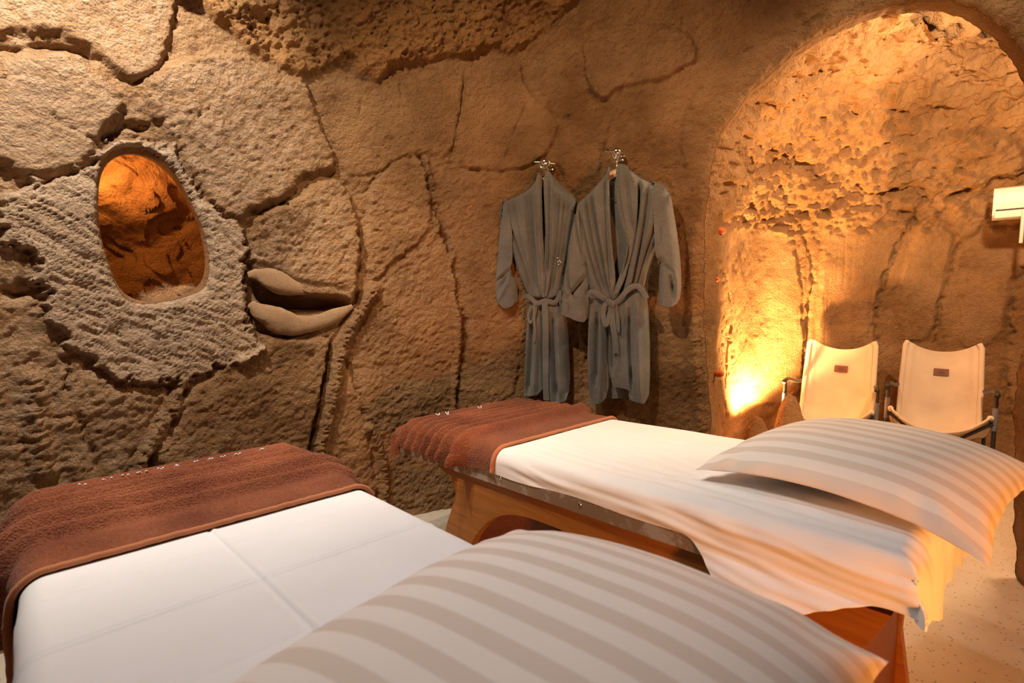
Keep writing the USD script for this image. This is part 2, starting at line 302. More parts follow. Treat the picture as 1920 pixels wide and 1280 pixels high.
# raised plates: outline, height, edge width, raggedness
PLATES = [
 (chaikin([(300, 120), (420, 90), (530, 140), (575, 152), (598, 230), (630, 290), (631, 325), (590, 331), (556, 346), (546, 372), (480, 392), (456, 420), (405, 405), (352, 332), (312, 262), (250, 172)], 1, True), .040, .030, .006),
 (chaikin([(40, 345), (165, 322), (190, 262), (320, 262), (352, 332), (402, 402), (450, 415), (466, 470), (456, 500), (464, 560), (462, 600), (490, 636), (484, 662), (450, 682), (392, 690), (376, 706), (330, 714), (250, 719), (212, 716), (180, 682), (122, 642), (114, 612), (88, 590), (60, 532), (70, 500), (30, 470), (-10, 440), (-10, 350)], 1, True), .040, .016, .012),
 (chaikin([(-30, 120), (60, 95), (130, 88), (175, 120), (215, 165), (245, 200), (190, 262), (165, 318), (110, 330), (45, 343), (0, 310), (-30, 300)], 1, True), .036, .030, .004),
 (chaikin([(-60, -40), (330, -40), (328, 40), (312, 112), (290, 140), (242, 160), (215, 135), (170, 96), (120, 70), (60, 62), (-60, 80)], 1, True), .030, .020, .004),
 (chaikin([(548, 374), (600, 338), (640, 332), (668, 390), (676, 470), (668, 545), (655, 580), (600, 560), (520, 545), (462, 500), (470, 440), (480, 400)], 1, True), .045, .022, .005),
 (chaikin([(470, 650), (520, 632), (590, 628), (622, 640), (612, 700), (590, 765), (572, 870), (440, 880), (268, 880), (300, 805), (338, 732), (400, 695)], 1, True), .030, .022, .004),
 (chaikin([(60, 560), (118, 650), (178, 690), (215, 725), (330, 722), (300, 790), (262, 880), (120, 930), (90, 760), (110, 650)], 1, True), .014, .03, .004),
 (chaikin([(590, 150), (660, 150), (730, 160), (870, 118), (865, 200), (848, 300), (790, 285), (740, 300), (700, 330), (640, 330), (600, 230)], 1, True), .012, .012, .004),
 (chaikin([(880, 110), (975, 105), (985, 168), (1050, 225), (1045, 270), (1010, 305), (960, 322), (880, 316), (852, 300), (868, 200)], 1, True), .012, .008, .003),
 (chaikin([(1090, 60), (1200, 40), (1300, 60), (1310, 115), (1290, 126), (1250, 150), (1200, 164), (1160, 166), (1132, 196), (1102, 166)], 1, True), .022, .008, .004),
 (chaikin([(690, 362), (702, 332), (742, 302), (786, 288), (806, 340), (812, 400), (795, 450), (740, 490), (700, 540), (685, 470)], 1, True), .016, .014, .004),
 (chaikin([(880, 430), (990, 560), (985, 660), (960, 760), (880, 770), (872, 690), (880, 600), (862, 500)], 1, True), .014, .03, .004),
]
# grooves and cracks: line, half width, depth, raggedness
CRACKS = [
 ([(-20, 85), (30, 98), (60, 88), (120, 84), (165, 102), (205, 130), (240, 160)], .010, .022, .006),
 ([(240, 160), (290, 139), (312, 112), (326, 40), (330, 0)], .004, .014, .003),
 ([(-20, 150), (35, 160), (60, 180), (110, 236), (170, 262), (195, 280)], .006, .014, .003),
 ([(20, 100), (15, 135), (35, 160)], .005, .008, .003), ([(20, 98), (60, 84), (100, 83), (150, 98)], .005, .012, .003),
 ([(345, 70), (400, 70), (425, 80)], .004, .008, .003), ([(410, 90), (425, 140), (433, 170)], .003, .007, .002),
 ([(575, 152), (598, 230), (628, 290), (634, 325)], .009, .025, .004),
 ([(560, 338), (600, 326), (634, 322)], .014, .03, .006), ([(462, 405), (500, 392), (545, 376), (556, 345)], .012, .03, .006),
 ([(190, 270), (230, 236), (300, 246), (300, 290)], .012, .03, .008), ([(235, 240), (290, 250), (315, 300)], .016, .035, .010),
 ([(10, 525), (40, 545), (60, 515)], .028, .05, .015),
 ([(456, 500), (465, 540), (470, 590), (478, 612)], .010, .03, .006), ([(470, 612), (510, 630), (560, 636), (600, 624), (622, 636)], .008, .025, .005),
 ([(676, 415), (680, 480), (676, 545), (668, 590)], .012, .04, .006), ([(540, 345), (552, 372), (470, 420)], .005, .012, .005),
 ([(623, 640), (615, 690), (601, 745), (590, 790), (576, 850), (570, 880)], .013, .075, .005),
 ([(350, 715), (342, 745), (318, 790), (292, 835), (268, 880)], .010, .045, .004),
 ([(785, 285), (808, 340), (816, 400), (836, 440), (852, 490), (858, 560), (871, 602), (873, 650), (861, 700), (855, 760)], .011, .045, .010),
 ([(690, 560), (705, 530), (742, 488), (800, 448)], .008, .018, .008), ([(630, 372), (690, 362), (702, 330), (742, 300), (785, 285)], .006, .014, .006),
 ([(692, 431), (720, 434), (756, 433)], .004, .014, .002), ([(640, 645), (690, 800), (700, 880), (712, 960)], .010, .025, .008),
 ([(872, 120), (868, 190), (853, 250), (846, 300)], .0045, .016, .002), ([(988, 190), (960, 260), (940, 320)], .004, .014, .002),
 ([(975, 105), (986, 170), (1020, 190), (1055, 228)], .005, .014, .003), ([(820, 300), (880, 318), (960, 325), (1010, 306), (1042, 268), (1052, 225), (1078, 215)], .007, .022, .004),
 ([(1165, 165), (1150, 220), (1132, 280), (1120, 340)], .005, .016, .003), ([(1098, 165), (1132, 198), (1160, 170), (1205, 166), (1252, 150), (1292, 125), (1320, 112)], .008, .026, .005),
 ([(748, 130), (752, 190), (765, 235), (775, 260)], .004, .010, .003), ([(665, 170), (680, 190), (668, 230)], .004, .009, .003), ([(1040, 300), (1048, 330), (1060, 350)], .016, .03, .010),
 ([(200, 722), (260, 726), (335, 722), (385, 706)], .010, .03, .006), ([(925, 360), (900, 350), (880, 340)], .004, .01, .004),
 ([(985, 600), (970, 640), (975, 690), (965, 740)], .005, .012, .005), ([(835, 620), (760, 640), (700, 640)], .003, .006, .004), ([(560, 400), (572, 450), (540, 470)], .004, .009, .004),
 ([(1286, 330), (1270, 250), (1310, 160), (1380, 100)], .006, .014, .006), ([(1340, 120), (1420, 85), (1500, 50), (1560, 20)], .008, .02, .006),
 ([(330, 560), (345, 600), (330, 640)], .003, .006, .003), ([(115, 660), (125, 740), (150, 800), (180, 880)], .010, .018, .010),
 ([(480, 460), (520, 440), (560, 470)], .003, .007, .004), ([(1110, 640), (1090, 700), (1095, 760)], .006, .016, .005),
]
# rope-like ridges with cross notches: line, half width, height, notch spacing
ROPES = [
 ([(338, 722), (324, 752), (300, 795), (274, 838), (255, 880)], .024, .026, .030),
 ([(700, 545), (668, 590), (645, 640), (632, 690), (620, 745), (606, 800), (592, 860), (580, 900)], .030, .028, .022),
 ([(848, 480), (850, 540), (858, 590), (862, 650), (850, 720), (850, 770)], .016, .014, .020),
 ([(800, 300), (812, 360), (822, 430)], .014, .014, .020),
 ([(690, 800), (716, 850), (722, 900), (715, 960)], .020, .020, .022),
 ([(60, 700), (70, 800), (80, 880)], .03, .02, .03),
 ([(1300, 430), (1296, 560), (1300, 700), (1312, 800)], .022, .012, .016),
]
LIP_UP = [(464, 516), (488, 514), (515, 524), (540, 536), (565, 541), (605, 541), (645, 546)]
LIP_LOW = [(472, 566), (498, 592), (540, 610), (590, 606), (628, 592), (660, 574)]

def wall_disp(S, T, fine=True):
    P, N = wall_base(S, T); st = np.c_[S, T]; n = len(S)
    jit = 1.5 * np.c_[nz(P, 22, 2, 5), nz(P, 22, 2, 9)] + 1.2 * np.c_[nz(P, 60, 2, 15), nz(P, 60, 2, 19)]
    d = .030 * nz(P, 1.3, 2, 1) + .012 * nz(P, 5, 3, 2)
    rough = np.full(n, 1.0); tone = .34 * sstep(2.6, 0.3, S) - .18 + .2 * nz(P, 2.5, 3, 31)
    if fine:
        for k, (line, h, e, rg) in enumerate(PLATES):
            q = W(line); i = near(st, q, .12); p = st[i] + jit[i] * rg * 1.6
            dd, _, _, _ = poly_dist(p, q, True); ins = shapely.contains_xy(sg.Polygon(q).buffer(0), p[:, 0], p[:, 1]); sd = np.where(ins, dd, -dd)
            d[i] += h * sstep(-e * .35, e, sd) * (1 - .25 * sstep(e, .3, sd))
            if k == 1:   # the tooth-combed collar round the niche
                m = sstep(-.01, .02, sd); ii = i[ins]; ps = st[ii]
                ang = .42 + .25 * nz(P[ii], 2.0, 2, 77)
                c = ps[:, 1] * np.cos(ang) + ps[:, 0] * np.sin(ang); along = ps[:, 0] * np.cos(ang) - ps[:, 1] * np.sin(ang)
                q3 = np.c_[c * 165, along * 30, np.zeros(len(ii))]; w = fbm(q3 + 40, 2, 3)
                d[ii] -= .0085 * sstep(.50, .64, w) * sstep(.0, .04, sd[ins]); rough[ii] *= .45
                tone[i] += .55 * m
            if k in (0, 4): tone[i] += .22 * sstep(0, .05, sd)
            if k in (2, 3): tone[i] += .18 * sstep(0, .05, sd); rough[i] *= 1 - .45 * sstep(0, .03, sd)
            if k == 5: tone[i] -= .1 * sstep(0, .05, sd)
            if k in (7, 8): rough[i] *= 1 - .35 * sstep(0, .03, sd)
        for line, w, h, rg in CRACKS:
            q = W(chaikin(line, 2)); i = near(st, q, .1); p = st[i] + jit[i] * rg
            dd, arc, _, tot = poly_dist(p, q); fade = (sstep(0, .04, arc) * sstep(0, .04, tot - arc) * .85 + .15) * (.15 + 1.1 * sstep(.3, .72, fbm(P[i] * 16, 2, 45)))
            wv = w * (1 + .5 * nz(P[i], 14, 2, 44)); d[i] -= h * fade * np.exp(-(dd / np.maximum(wv, .0025)) ** 2)
        for line, w, h, sp in ROPES:
            q = W(chaikin(line, 2)); i = near(st, q, .1); p = st[i] + jit[i] * .006
            dd, arc, _, tot = poly_dist(p, q); g = np.exp(-(dd / w) ** 2)
            k = arc / sp + .8 * nz(P[i], 30, 2, 66)
            d[i] += 1.5 * h * g * (.45 + .55 * np.abs(np.sin(np.pi * k)) ** .6) - .4 * h * np.exp(-((dd - 1.5 * w) / (.5 * w)) ** 2)
        # the hollow between the clay lips
        q = W(chaikin([(470, 520), (500, 530), (560, 555), (620, 552), (655, 560), (650, 575), (600, 590), (540, 590), (490, 575)], 1, True)); i = near(st, q, .1)
        dd, _, _, _ = poly_dist(st[i], q, True); ins = shapely.contains_xy(sg.Polygon(q), st[i, 0], st[i, 1]); d[i] -= .11 * sstep(-.01, .03, np.where(ins, dd, -dd))
        q = W(chaikin([(452, 498), (480, 492), (520, 505), (560, 530), (640, 535), (668, 560), (660, 600), (620, 620), (560, 636), (500, 628), (462, 600)], 1, True)); i = near(st, q, .1)
        dd, _, _, _ = poly_dist(st[i], q, True); ins = shapely.contains_xy(sg.Polygon(q), st[i, 0], st[i, 1]); m = sstep(-.015, .01, np.where(ins, dd, -dd)); d[i] -= .018 * m; rough[i] *= 1 - .7 * m
        # rims roll back into the openings
        for H, R in ((NICHE, .035), (ARCH, .045)):
            i = near(st, H, R); dd, _, _, _ = poly_dist(st[i], H, True); x = np.clip(R - dd, 0, R); d[i] -= (R - np.sqrt(R * R - x * x)) * .8
        d += sstep(.02, -.12, T - (.98 - .10 * S)) * .02
    # crumbly overhanging vault
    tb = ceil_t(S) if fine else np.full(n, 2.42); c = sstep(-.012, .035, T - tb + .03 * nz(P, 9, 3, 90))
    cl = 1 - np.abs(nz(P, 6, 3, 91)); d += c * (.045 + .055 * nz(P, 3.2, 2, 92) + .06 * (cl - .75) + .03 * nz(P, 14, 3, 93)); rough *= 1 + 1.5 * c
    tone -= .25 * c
    d += rough * (.0085 * nz(P, 13, 3, 21) + .0085 * nz(P, 36, 3, 22) * (.5 + fbm(P * 5, 2, 27)) + .007 * np.clip(nz(P, 58, 2, 28), -.1, 1))
    if fine:
        pit = fbm(P * 55 + 7, 3, 23); d -= rough * .007 * sstep(.60, .80, pit); d += rough * (.0050 * nz(P, 78, 2, 24) + .006 * np.abs(nz(P, 20, 3, 25)) * sstep(.45, .65, fbm(P * 4, 2, 26)))
    return P + N * d[:, None], tone, T - tb

def split_mesh(V, F, keep, tone):
    f = F[keep]; u, inv = np.unique(f, return_inverse=True)
    return V[u], inv.reshape(f.shape), tone[u]

DS = .0062
sv, tv = np.arange(0.0, S_END + DS, DS), np.arange(-.02, 2.98, DS)
SS, TT = np.meshgrid(sv, tv, indexing='ij'); S, T = SS.ravel().copy(), TT.ravel().copy()
st = np.c_[S, T]; hole = np.zeros(len(S), bool)
for H in (NICHE, ARCH):        # snap the mesh to the rims of the openings
    i = near(st, H, .02); dd, _, _, _ = poly_dist(st[i], H, True)
    ins = shapely.contains_xy(sg.Polygon(H), st[i, 0], st[i, 1]); snap = i[dd < DS * .62]
    ring = sg.Polygon(H).exterior
    pts = shapely.line_interpolate_point(ring, shapely.line_locate_point(ring, shapely.points(st[snap]))); st[snap] = shapely.get_coordinates(pts)
    allin = shapely.contains_xy(sg.Polygon(H), SS.ravel(), TT.ravel()); allin[snap] = False; hole |= allin
S, T = st[:, 0], st[:, 1]
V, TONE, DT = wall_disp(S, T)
F = quads(grid_faces(len(sv), len(tv)))[:, ::-1]
F = F[~hole[F].any(1)]
cen = st[F].mean(1)
for H in (NICHE, ARCH):
    F = F[~shapely.contains_xy(sg.Polygon(H), cen[:, 0], cen[:, 1])]; cen = st[F].mean(1)
isC = DT[F].mean(1) > .0
v, f, t = split_mesh(V, F, ~isC, TONE)
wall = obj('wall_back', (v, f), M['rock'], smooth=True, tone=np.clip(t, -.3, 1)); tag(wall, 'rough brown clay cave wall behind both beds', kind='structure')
loops = boundary_loops(f)
v2, f2, t2 = split_mesh(V, F, isC, TONE)
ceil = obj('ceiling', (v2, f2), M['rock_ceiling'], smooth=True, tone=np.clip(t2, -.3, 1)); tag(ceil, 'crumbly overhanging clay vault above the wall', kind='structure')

# rest of the room, coarser
sr, tr = np.arange(S_END, S_ALL + .03, .03), np.arange(-.02, 2.98, .03)
A, B = np.meshgrid(np.append(sr, S_ALL), tr, indexing='ij'); vr, tn, _ = wall_disp(A.ravel(), B.ravel(), False)
w2 = obj('wall_rear', (vr, quads(grid_faces(len(sr) + 1, len(tr)))[:, ::-1]), M['rock'], smooth=True, tone=np.clip(tn * 0, 0, 1)); tag(w2, 'clay cave wall behind the camera', kind='structure')
# crown of the vault
th = np.linspace(0, 2 * np.pi, 90); rr = np.linspace(0, 1, 24); RR, TH = np.meshgrid(rr, th, indexing='ij')
cv = np.stack([2.2 * RR * np.cos(TH), .35 + 2.0 * RR * np.sin(TH), 2.68 + .16 * (1 - RR ** 2)], -1).reshape(-1, 3); cv[:, 2] += .05 * nz(cv, 3, 3, 8)
c2 = obj('ceiling', (cv, quads(grid_faces(24, 90))), M['rock_ceiling'], smooth=True, tone=np.zeros(len(cv))); tag(c2, 'clay crown of the vault over the room', kind='structure')

# openings: reveal of the arch and the egg-shaped niche
def rim_of(H, closed):
    q = np.vstack([H, H[:1]]) if closed else H; d = np.r_[0, np.cumsum(np.linalg.norm(np.diff(q, axis=0), axis=1))]; u = np.arange(0, d[-1], .006)
    q = np.stack([np.interp(u, d, q[:, 0]), np.interp(u, d, q[:, 1])], 1); return wall_disp(q[:, 0], q[:, 1])[0]
def soft(r, n, closed):
    k = np.hanning(n + 2)[1:-1]; k /= k.sum(); q = np.pad(r, ((n // 2, n // 2), (0, 0)), mode='wrap' if closed else 'edge'); return np.stack([np.convolve(q[:, a], k, 'valid') for a in range(3)], 1)
rim = rim_of(NICHE, True); C = rim.mean(0); nrm = np.array([-.64, .77, 0.0]); smr = soft(rim, 41, True)
rings = []
for dep, sc in [(-.004, 1.0), (.02, .985), (.04, .985), (.06, .99), (.09, 1.05), (.12, 1.16), (.16, 1.32), (.20, 1.45), (.25, 1.5)] + [(.30 + .14 * math.sqrt(max(0, 1 - (k / 40) ** 2)), 1.48 * k / 40) for k in range(39, -1, -1)]:
    m = min(1, max(0, dep - .0) / .05); R0 = rim * (1 - m) + smr * m; q = C + (R0 - C) * max(sc, .012)
    if sc < .98 or dep > .1: q = q - nrm * ((q - C) @ nrm)[:, None]
    else: q = q
    q = q + nrm * dep
    if dep > .08:
        a = 1 - np.abs(nz(q, 6.5, 2, 61)); b = np.floor(fbm(q * 7 + 30, 2, 64) * 6) / 6
        q = q + nrm[None] * (.10 * nz(q, 4.5, 2, 60) + .05 * (a - .6) + .012 * nz(q, 22, 3, 62) + .10 * (b - .5))[:, None] * min(1, dep / .2)
    rings.append(q)
nv = np.vstack(rings); nf = quads(grid_faces(len(rings), len(rim), True))[:, ::-1]
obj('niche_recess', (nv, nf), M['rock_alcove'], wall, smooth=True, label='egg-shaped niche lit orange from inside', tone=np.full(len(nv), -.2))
rim = rim_of(ARCH[:-2], False)
rings = []
out = np.array([.40, .917, 0]); cA = np.array([1.42, 2.16, 1.0])
for k2, dep in enumerate([-.004, .02, .04, .06, .08, .10]):
    q = rim + out * dep; tow = q - cA; tow /= np.linalg.norm(tow, axis=1, keepdims=True)
    q = q + tow * (.008 * nz(q, 9, 3, 71) + .006 * nz(q, 30, 2, 72) + .012 * k2 / 5)[:, None] * min(1, k2 / 2)
    rings.append(q)
rings.append(rings[-1] + (rings[-1] - cA) * .18 + out * .01)
av = np.vstack(rings); af = quads(grid_faces(len(rings), len(rim)))[:, ::-1]
obj('arch_reveal', (av, af), M['rock'], wall, smooth=True, label='rounded edge of the arched opening', tone=np.full(len(av), -.1))

# floor
fx, fy = np.meshgrid(np.linspace(-2.8, 4.2, 60), np.linspace(-2.2, 4.3, 60), indexing='ij')
fl = obj('floor', (np.stack([fx, fy, 0 * fx], -1).reshape(-1, 3), quads(grid_faces(60, 60))[:, ::1]), M['floor'], smooth=True); tag(fl, 'pale speckled terrazzo floor', kind='structure')

# ------------------------------------------------------------------ alcove behind the arch
AP = np.array([(.80, 2.66), (1.03, 2.70), (1.23, 2.99), (1.45, 3.34), (1.74, 3.62), (2.2, 3.76), (2.9, 3.74), (3.4, 3.55), (3.75, 3.1), (3.7, 2.4), (3.1, 1.95), (2.3, 1.75)])
_ad = np.r_[0, np.cumsum(np.linalg.norm(np.diff(AP, axis=0), axis=1))]; ASP = CubicSpline(_ad, AP)
ACEN = np.array([2.15, 2.45])
def alc_base(S, T):
    xy = ASP(S); inn = ACEN - xy; inn /= np.linalg.norm(inn, axis=-1, keepdims=True)
    zv, R = 1.45, 1.12; a = np.clip((T - zv) / R, 0, 1.5); off = np.where(T < zv, 0, R * (1 - np.cos(a))); z = np.where(T < zv, T, zv + R * np.sin(a))
    P = np.concatenate([xy + inn * (off * .9)[..., None], z[..., None]], -1); N = np.concatenate([inn * np.cos(a)[..., None], -np.sin(a)[..., None]], -1)
    return P, N
_gs, _gt = np.meshgrid(np.linspace(0, _ad[-1], 160), np.linspace(-.1, 3.1, 100), indexing='ij'); _gp, _ = alc_base(_gs.ravel(), _gt.ravel())
_ok = (_gs.ravel() > _ad[1]) & (_gs.ravel() < _ad[8]); _UNA = LinearNDInterpolator(proj(_gp)[_ok], np.c_[_gs.ravel(), _gt.ravel()][_ok])
def WA(pts):
    r = _UNA(np.asarray(pts, float)); return r[~np.isnan(r).any(1)]
AL_PLATES = [  # smoother lower slabs under the rough rock
 ([(1318, 315), (1345, 308), (1362, 322), (1385, 308), (1398, 330), (1392, 398), (1340, 412), (1318, 410)], .03, .02), ([(1402, 322), (1425, 308), (1460, 304), (1462, 372), (1466, 410), (1418, 412), (1400, 380)], .03, .02),
 ([(1455, 310), (1500, 318), (1522, 344), (1560, 352), (1600, 300), (1560, 372), (1510, 386), (1470, 380), (1456, 350)], .03, .02),
 ([(1600, 300), (1700, 250), (1860, 240), (1930, 270), (1930, 320), (1820, 350), (1770, 366), (1710, 352), (1640, 365), (1606, 350)], .05, .03),
 ([(1780, 365), (1830, 358), (1856, 372), (1852, 410), (1825, 448), (1788, 446), (1778, 400)], .035, .02), ([(1845, 412), (1930, 410), (1930, 455), (1890, 455), (1850, 440)], .03, .02),
 ([(1560, 372), (1640, 368), (1710, 360), (1716, 420), (1676, 480), (1640, 600), (1632, 760), (1530, 760), (1528, 600), (1540, 450)], .03, .02),
 ([(1330, 420), (1480, 415), (1500, 520), (1505, 640), (1500, 760), (1380, 760), (1368, 620), (1352, 520)], .02, .03),
 ([(1735, 360), (1778, 370), (1790, 450), (1770, 520), (1750, 640), (1680, 640), (1690, 500), (1725, 430)], .02, .02),
 ([(1830, 470), (1910, 470), (1890, 560), (1880, 640), (1790, 660), (1800, 560)], .02, .02)]
AL_CRACKS = [([(1725, 378), (1700, 430), (1672, 480), (1650, 540), (1640, 610), (1644, 640)], .018, .045, .014), ([(1800, 455), (1780, 520), (1762, 570), (1755, 640)], .014, .03, .014),
 ([(1500, 420), (1520, 470), (1522, 520), (1516, 600), (1505, 680)], .014, .03, .014), ([(1352, 510), (1366, 560), (1370, 620), (1362, 690), (1364, 780)], .012, .04, .008), ([(1915, 500), (1895, 580), (1890, 640), (1880, 720), (1895, 780)], .016, .04, .014),
 ([(1400, 330), (1398, 400), (1402, 412)], .010, .02, .004), ([(1470, 150), (1560, 125), (1600, 118), (1640, 100)], .012, .03, .014), ([(1380, 190), (1450, 200), (1520, 170), (1560, 130)], .012, .03, .014), ([(1600, 215), (1680, 205), (1720, 230), (1780, 205)], .018, .04, .016),
 ([(1350, 285), (1400, 276), (1460, 282), (1530, 330)], .010, .03, .010), ([(1620, 350), (1640, 366), (1710, 350)], .010, .03, .006), ([(1780, 368), (1850, 340), (1930, 318)], .016, .05, .01), ([(1640, 140), (1720, 120), (1800, 110)], .016, .03, .018)]
def alc_disp(S, T):
    P, N = alc_base(S, T); s2 = np.c_[S, T]; jit = np.c_[nz(P, 18, 2, 5), nz(P, 18, 2, 9)]
    d = .035 * nz(P, 1.6, 2, 101) + .014 * nz(P, 6, 3, 102); tone = .15 * nz(P, 2.5, 3, 131) - .05; sm = np.zeros(len(S))
    for q0, h, e in AL_PLATES:
        q = WA(chaikin(q0, 1, True)); i = near(s2, q, .12); p = s2[i] + jit[i] * .018; dd, _, _, _ = poly_dist(p, q, True); ins = shapely.contains_xy(sg.Polygon(q).buffer(0), p[:, 0], p[:, 1]); sd = np.where(ins, dd, -dd)
        d[i] += h * sstep(-e * .4, e, sd); sm[i] = np.maximum(sm[i], sstep(0, .03, sd)); tone[i] += .16 * sstep(0, .04, sd)
    for line, w, h, rg in AL_CRACKS:
        q = WA(chaikin(line, 2)); i = near(s2, q, .1); p = s2[i] + jit[i] * rg * 2; dd, arc, _, tot = poly_dist(p, q); cr = np.exp(-(dd / (w * 1.7)) ** 2); d[i] -= h * np.exp(-(dd / w) ** 2) * (.2 + 1.1 * sstep(.3, .7, fbm(P[i] * 14, 2, 3))) - cr * (.016 * nz(P[i], 26, 3, 33) + .012 * np.clip(nz(P[i], 55, 2, 34), 0, 1))
    # long vertical drag marks on the middle slab
    up = sstep(1.52, 1.66, T + .06 * nz(P, 4, 2, 140)); r = (1 - .75 * sm) * (.35 + .65 * up)
    g = np.exp(-((((S * 1.0) % .055) - .0275) / .004) ** 2) * sstep(.45, .6, noise(np.c_[np.floor(S / .055), 0 * S, T * 2.0], 4)); d -= .005 * g * (1 - up) * sstep(_ad[5] - .35, _ad[5] - .2, S) * sstep(_ad[6] + .0, _ad[6] - .2, S)
    rid = 1 - np.abs(nz(P * np.array([1, 1, 1.8]), 5.5, 3, 111)); d += up * (.09 * (rid - .7) + .045 * nz(P, 9, 3, 112) + .024 * nz(P, 26, 3, 113) + .03 * (1 - np.abs(nz(P, 15, 2, 114)) - .7))
    d += r * (.012 * nz(P, 14, 3, 121) + .006 * nz(P, 36, 3, 122)); d -= (1 - .6 * sm) * .008 * sstep(.6, .78, fbm(P * 34, 2, 123))
    return P + N * d[:, None], tone - .1 * up, d
DA = .0085
sa, ta = np.arange(0, _ad[-1], DA), np.arange(-.02, 3.12, DA); A, B = np.meshgrid(sa, ta, indexing='ij'); va, tn, _ = alc_disp(A.ravel(), B.ravel())
fa = quads(grid_faces(len(sa), len(ta)))[:, ::-1]
alc = obj('wall_alcove', (va, fa), M['rock_alcove'], smooth=True, tone=np.clip(tn, -.3, 1)); tag(alc, 'warm lit clay wall of the alcove beyond the arch', kind='structure')
px_, py_ = np.meshgrid(np.linspace(.9, 3.6, 150), np.linspace(1.9, 3.6, 110), indexing='ij')
cp = np.stack([px_, py_, 2.54 + .0 * px_], -1).reshape(-1, 3); cp[:, 2] += .06 * nz(cp, 4, 3, 6) + .09 * (1 - np.abs(nz(cp * [1, 1.8, 1], 5.5, 3, 111))) + .045 * nz(cp, 14, 3, 7) + .02 * nz(cp, 32, 2, 9)
k = obj('ceiling', (cp, quads(grid_faces(150, 110))[:, ::-1]), M['rock_alcove'], smooth=True, tone=np.zeros(len(cp))); tag(k, 'clay roof of the alcove', kind='structure')

exec_parts = True
# clay lips of the carved face on the wall (smooth relief, a part of the wall)
def lip(line, radii, squash, push):
    q = W(chaikin(line, 3)); P, N = wall_base(q[:, 0], q[:, 1]); d = np.r_[0, np.cumsum(np.linalg.norm(np.diff(P, axis=0), axis=1))]
    u = np.linspace(0, 1, 60); C = np.stack([np.interp(u * d[-1], d, P[:, k]) for k in range(3)], 1); Nn = np.stack([np.interp(u * d[-1], d, N[:, k]) for k in range(3)], 1)
    r = np.interp(u, np.linspace(0, 1, len(radii)), radii)
    r = np.convolve(np.pad(r, 5, 'edge'), np.ones(11) / 11, 'valid'); t = np.gradient(C, axis=0); t /= np.linalg.norm(t, axis=1, keepdims=True); b = np.cross(Nn, t)
    g = np.arange(28) * 2 * np.pi / 28
    v = C[:, None] + Nn[:, None] * (push + r[:, None] * squash * np.cos(g)[None])[..., None] + b[:, None] * (r[:, None] * np.sin(g)[None])[..., None]
    v = v.reshape(-1, 3); v += (.009 * nz(v, 12, 2, 3) + .002 * nz(v, 60, 2, 4))[:, None]
    m = trimesh.Trimesh(v, quads(grid_faces(60, 28, True)), process=False)
    ends = [v[:28].mean(0), v[-28:].mean(0)]; n = len(v); k = np.arange(28)
    m = trimesh.Trimesh(np.vstack([v, ends]), np.vstack([m.faces, np.c_[(k + 1) % 28, k, np.full(28, n)], np.c_[k + 59 * 28, (k + 1) % 28 + 59 * 28, np.full(28, n + 1)]]), process=False)
    if m.volume < 0: m.invert()
    return m
m = lip(LIP_UP, [.006, .044, .054, .044, .026, .016, .010, .004], .72, .0)
obj('upper_lip', m, M['clay_smooth'], wall, smooth=True, label='smooth clay upper lip relief', tone=np.full(len(m.vertices), .1))
m = lip(LIP_LOW, [.008, .052, .058, .048, .036, .034, .030, .006], .68, .004)
obj('lower_lip', m, M['clay_smooth'], wall, smooth=True, label='smooth clay lower lip relief', tone=np.full(len(m.vertices), .1))

